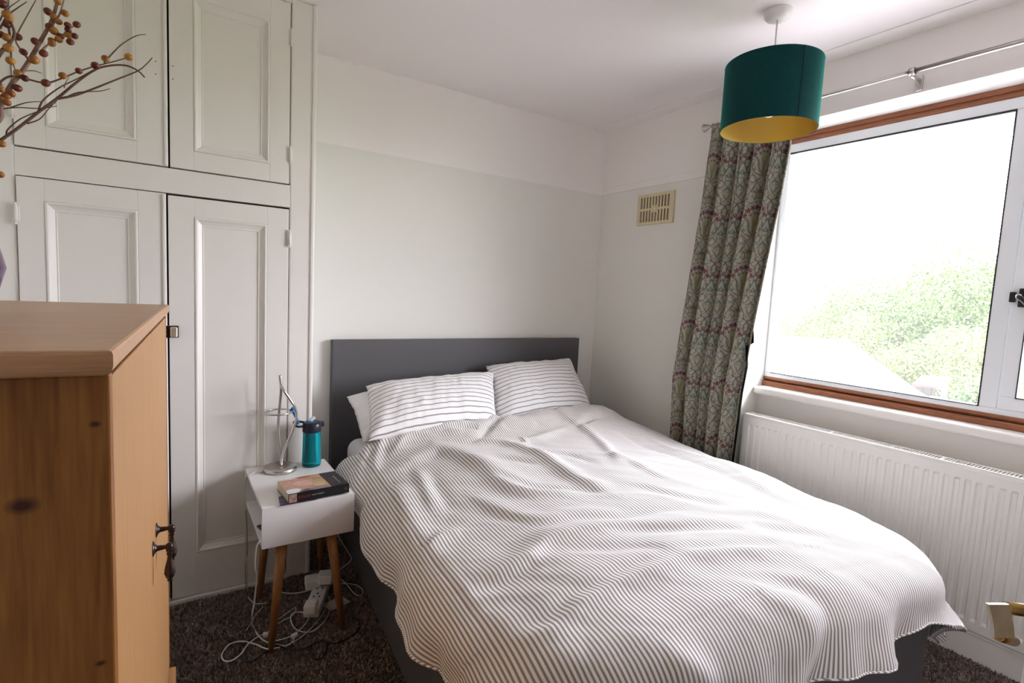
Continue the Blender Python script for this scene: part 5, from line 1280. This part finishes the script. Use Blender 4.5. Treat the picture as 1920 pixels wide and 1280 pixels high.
def tree(px, py_top, dist, hgt_m, rad, label, li, n=5200, leaf=.11, group=None, kind='tree', seed=0):
    rs = np.random.RandomState(seed); p = CAM + ray(px, py_top) / np.linalg.norm(ray(px, py_top)[:2]) * dist
    top = p[2]; cx, cy_ = p[0], p[1]
    e = empty('garden_tree' if kind == 'tree' else 'garden_shrub', (cx, cy_, GZ), label, kind, group)
    h = hgt_m; zc = top - h / 2
    # clumps
    nc = 26; C = rs.randn(nc, 3); C /= np.linalg.norm(C, axis=1, keepdims=True); C *= (.35 + .5 * rs.rand(nc, 1)); cr = .28 + .22 * rs.rand(nc)
    k = rs.randint(0, nc, n); d = rs.randn(n, 3); d /= np.linalg.norm(d, axis=1, keepdims=True); d *= (rs.rand(n, 1) ** .35) * cr[k][:, None]
    n = int(n * 3.2); leaf = leaf * .48; k = rs.randint(0, nc, n); d = rs.randn(n, 3); d /= np.linalg.norm(d, axis=1, keepdims=True); d *= (rs.rand(n, 1) ** .35) * cr[k][:, None]
    q = C[k] + d; q[:, 0] *= rad; q[:, 1] *= rad; q[:, 2] *= h / 2; q += [cx, cy_, zc]
    q = q[q[:, 2] > GZ + .05]; n = len(q)
    a = rs.randn(n, 3); a /= np.linalg.norm(a, axis=1, keepdims=True); b = np.cross(a, rs.randn(n, 3)); b /= np.linalg.norm(b, axis=1, keepdims=True)
    s = leaf * (.6 + .8 * rs.rand(n, 1))
    V = np.stack([q - a * s, q + b * s * .5, q + a * s, q - b * s * .5], 1).reshape(-1, 3)
    me = bpy.data.meshes.new('foliage'); me.vertices.add(n * 4); me.vertices.foreach_set('co', V.ravel()); me.loops.add(n * 4); me.loops.foreach_set('vertex_index', np.arange(n * 4))
    me.polygons.add(n); me.polygons.foreach_set('loop_start', np.arange(n) * 4); me.update(calc_edges=True)
    o = link('foliage', me, LM[li], e); o['kind'] = 'stuff'
    bm = bmesh.new(); addtube(bm, [(cx, cy_, GZ), (cx + .1, cy_, GZ + h * .3 + .2), (cx, cy_ + .1, zc)], lambda t: (.06 + h * .018) * (1 - .6 * t), 8, 4)
    for j in range(6):
        t = C[j]; addtube(bm, [(cx, cy_, zc - h * .15), (cx + t[0] * rad * .5, cy_ + t[1] * rad * .5, zc + t[2] * h * .2), (cx + t[0] * rad * .9, cy_ + t[1] * rad * .9, zc + t[2] * h * .42)], lambda s_: .05 * (1 - .7 * s_), 6, 3)
    bmo('trunk', bm, BARK, e)
# big trees behind, then shrubs nearer
T = [(1715, 425, 27, 8.0, 3.6, 'tallest pale green tree in the middle of the window view', 0, 9000, .13, 'tree'),
     (1830, 455, 30, 8.0, 3.2, 'green tree behind and right of the tallest one', 1, 7000, .13, 'tree'),
     (1600, 505, 33, 6.6, 3.2, 'lower yellow green tree left of the tallest one', 2, 6000, .13, 'tree'),
     (1505, 540, 36, 6.0, 3.2, 'hazy tree furthest left beyond the white roof', 2, 5000, .14, 'tree'),
     (1900, 470, 26, 7.0, 2.6, 'tree seen through the right casement', 0, 4500, .12, 'tree'),
     (1420, 560, 38, 5.6, 3.2, 'distant tree behind the curtain edge', 1, 3500, .15, 'tree'),
     (1640, 598, 24, 4.2, 2.3, 'yellow green bush above the white roof', 2, 5200, .10, 'shrub'),
     (1745, 610, 23.5, 4.0, 2.0, 'leafy bush standing behind the little shed', 0, 5200, .10, 'shrub'),
     (1865, 600, 21, 4.2, 2.0, 'tall yellow green bush right of the shed', 2, 5200, .10, 'shrub'),
     (1822, 695, 15.5, 2.6, .75, 'dense green shrub in front of the shed at its right', 1, 4200, .08, 'shrub'),
     (1675, 655, 21, 3.4, 1.5, 'light green bush left of the shed', 2, 4200, .09, 'shrub'),
     (1905, 700, 15, 2.6, 1.4, 'shrub low in the right casement', 2, 3800, .07, 'shrub'),
     (1560, 600, 28, 4.4, 2.4, 'pale bush over the top of the white roof', 2, 4200, .11, 'shrub')]
for i, t in enumerate(T):
    tree(*t[:7], n=t[7], leaf=t[8], kind=t[9], seed=i + 3, group='garden trees' if t[9] == 'tree' else 'garden shrubs')
def shed():
    def hz(px, py, d): r = ray(px, py); return CAM + r / np.linalg.norm(r[:2]) * d
    B = hz(1767, 724, 17.0); A = onz(1711, 719, B[2]); Cc = onz(1785, 707, B[2] + .22); D = A + (Cc - B)
    cen = (A + B + Cc + D) / 4
    s = empty('garden_shed', (cen[0], cen[1], GZ), 'little timber garden shed with a faded red roof', 'shed')
    BO_ = wood('weathered_boards', (.012, .009, .008), (.035, .028, .023), 'Z', 2)
    RM = mat('faded_red_felt', (.060, .027, .024), .9)
    q = [A, B, Cc, D]; V = [tuple(v) for v in q] + [(v[0], v[1], v[2] - .07) for v in q]
    mk('roof', V, [(0, 1, 2, 3), (7, 6, 5, 4), (0, 4, 5, 1), (1, 5, 6, 2), (2, 6, 7, 3), (3, 7, 4, 0)], RM, s)
    w = [cen + (p - cen) * .86 for p in q]
    for i in range(4):
        a, b = w[i], w[(i + 1) % 4]; d = (b - a); L = np.linalg.norm(d[:2]); n = max(3, int(L / .17)); nn = np.array([-d[1], d[0], 0]) / L * .015
        for k in range(n):
            p0 = a + d * (k / n); p1 = a + d * ((k + .93) / n)
            V = []
            for p in (p0, p1):
                for sg in (-1, 1):
                    V += [(p[0] + sg * nn[0], p[1] + sg * nn[1], GZ), (p[0] + sg * nn[0], p[1] + sg * nn[1], p[2] - .06)]
            mk('board', V, [(0, 1, 5, 4), (2, 6, 7, 3), (0, 4, 6, 2), (1, 3, 7, 5), (0, 2, 3, 1), (4, 5, 7, 6)], BO_, s)
    V = [tuple(cen + (p - cen) * .82) for p in q]; V = [(x, y, GZ) for x, y, z in V] + [(x, y, z - .08) for x, y, z in V]
    mk('inner_lining', V, [(0, 1, 5, 4), (1, 2, 6, 5), (2, 3, 7, 6), (3, 0, 4, 7)], GAP, s)
shed()
def annex():
    """neighbouring white building with a low pale roof, its verge slanting down to the right"""
    a = CAM + ray(1588, 637) / np.linalg.norm(ray(1588, 637)[:2]) * 13.0     # ridge end
    b = CAM + ray(1743, 747) / np.linalg.norm(ray(1743, 747)[:2]) * 9.0      # verge end at the eaves
    e = empty('neighbour_annex', (a[0], a[1], GZ), 'pale roofed outbuilding seen bright white at the lower left of the window', 'building')
    PR = mat('pale_roof_sheet', (.80, .80, .80), .6); PW = mat('white_render', (.78, .77, .75), .9)
    vd = (b - a); left = np.array([-vd[1], vd[0], 0]); left /= np.linalg.norm(left)
    if left[1] < 0: left = -left
    Lr = 9.0; c_ = b + left * Lr; d_ = a + left * Lr
    a2 = a + (a - b) * np.array([1, 1, -1]) * .0 + np.array([vd[0], vd[1], 0]) * -1; a2[2] = b[2]; d2 = a2 + left * Lr
    def slab(p, th=.10):
        V = [tuple(v) for v in p] + [(v[0], v[1], v[2] - th) for v in p]
        return V, [(0, 1, 2, 3), (7, 6, 5, 4), (0, 4, 5, 1), (1, 5, 6, 2), (2, 6, 7, 3), (3, 7, 4, 0)]
    V, F = slab([a, b, c_, d_]); mk('roof_slope', V, F, PR, e)
    V, F = slab([a, d_, d2, a2]); mk('roof_slope', V, F, PR, e)
    i = .25; w = []
    dn = vd / np.linalg.norm(vd); dn[2] = 0
    q = [b - dn * i + left * i, c_ - dn * i - left * i, d2 + dn * i - left * i, a2 + dn * i + left * i]
    V = [(v[0], v[1], GZ) for v in q] + [(v[0], v[1], b[2] - .05) for v in q]
    mk('walls', V, [(0, 1, 5, 4), (1, 2, 6, 5), (2, 3, 7, 6), (3, 0, 4, 7)], PW, e)
annex()
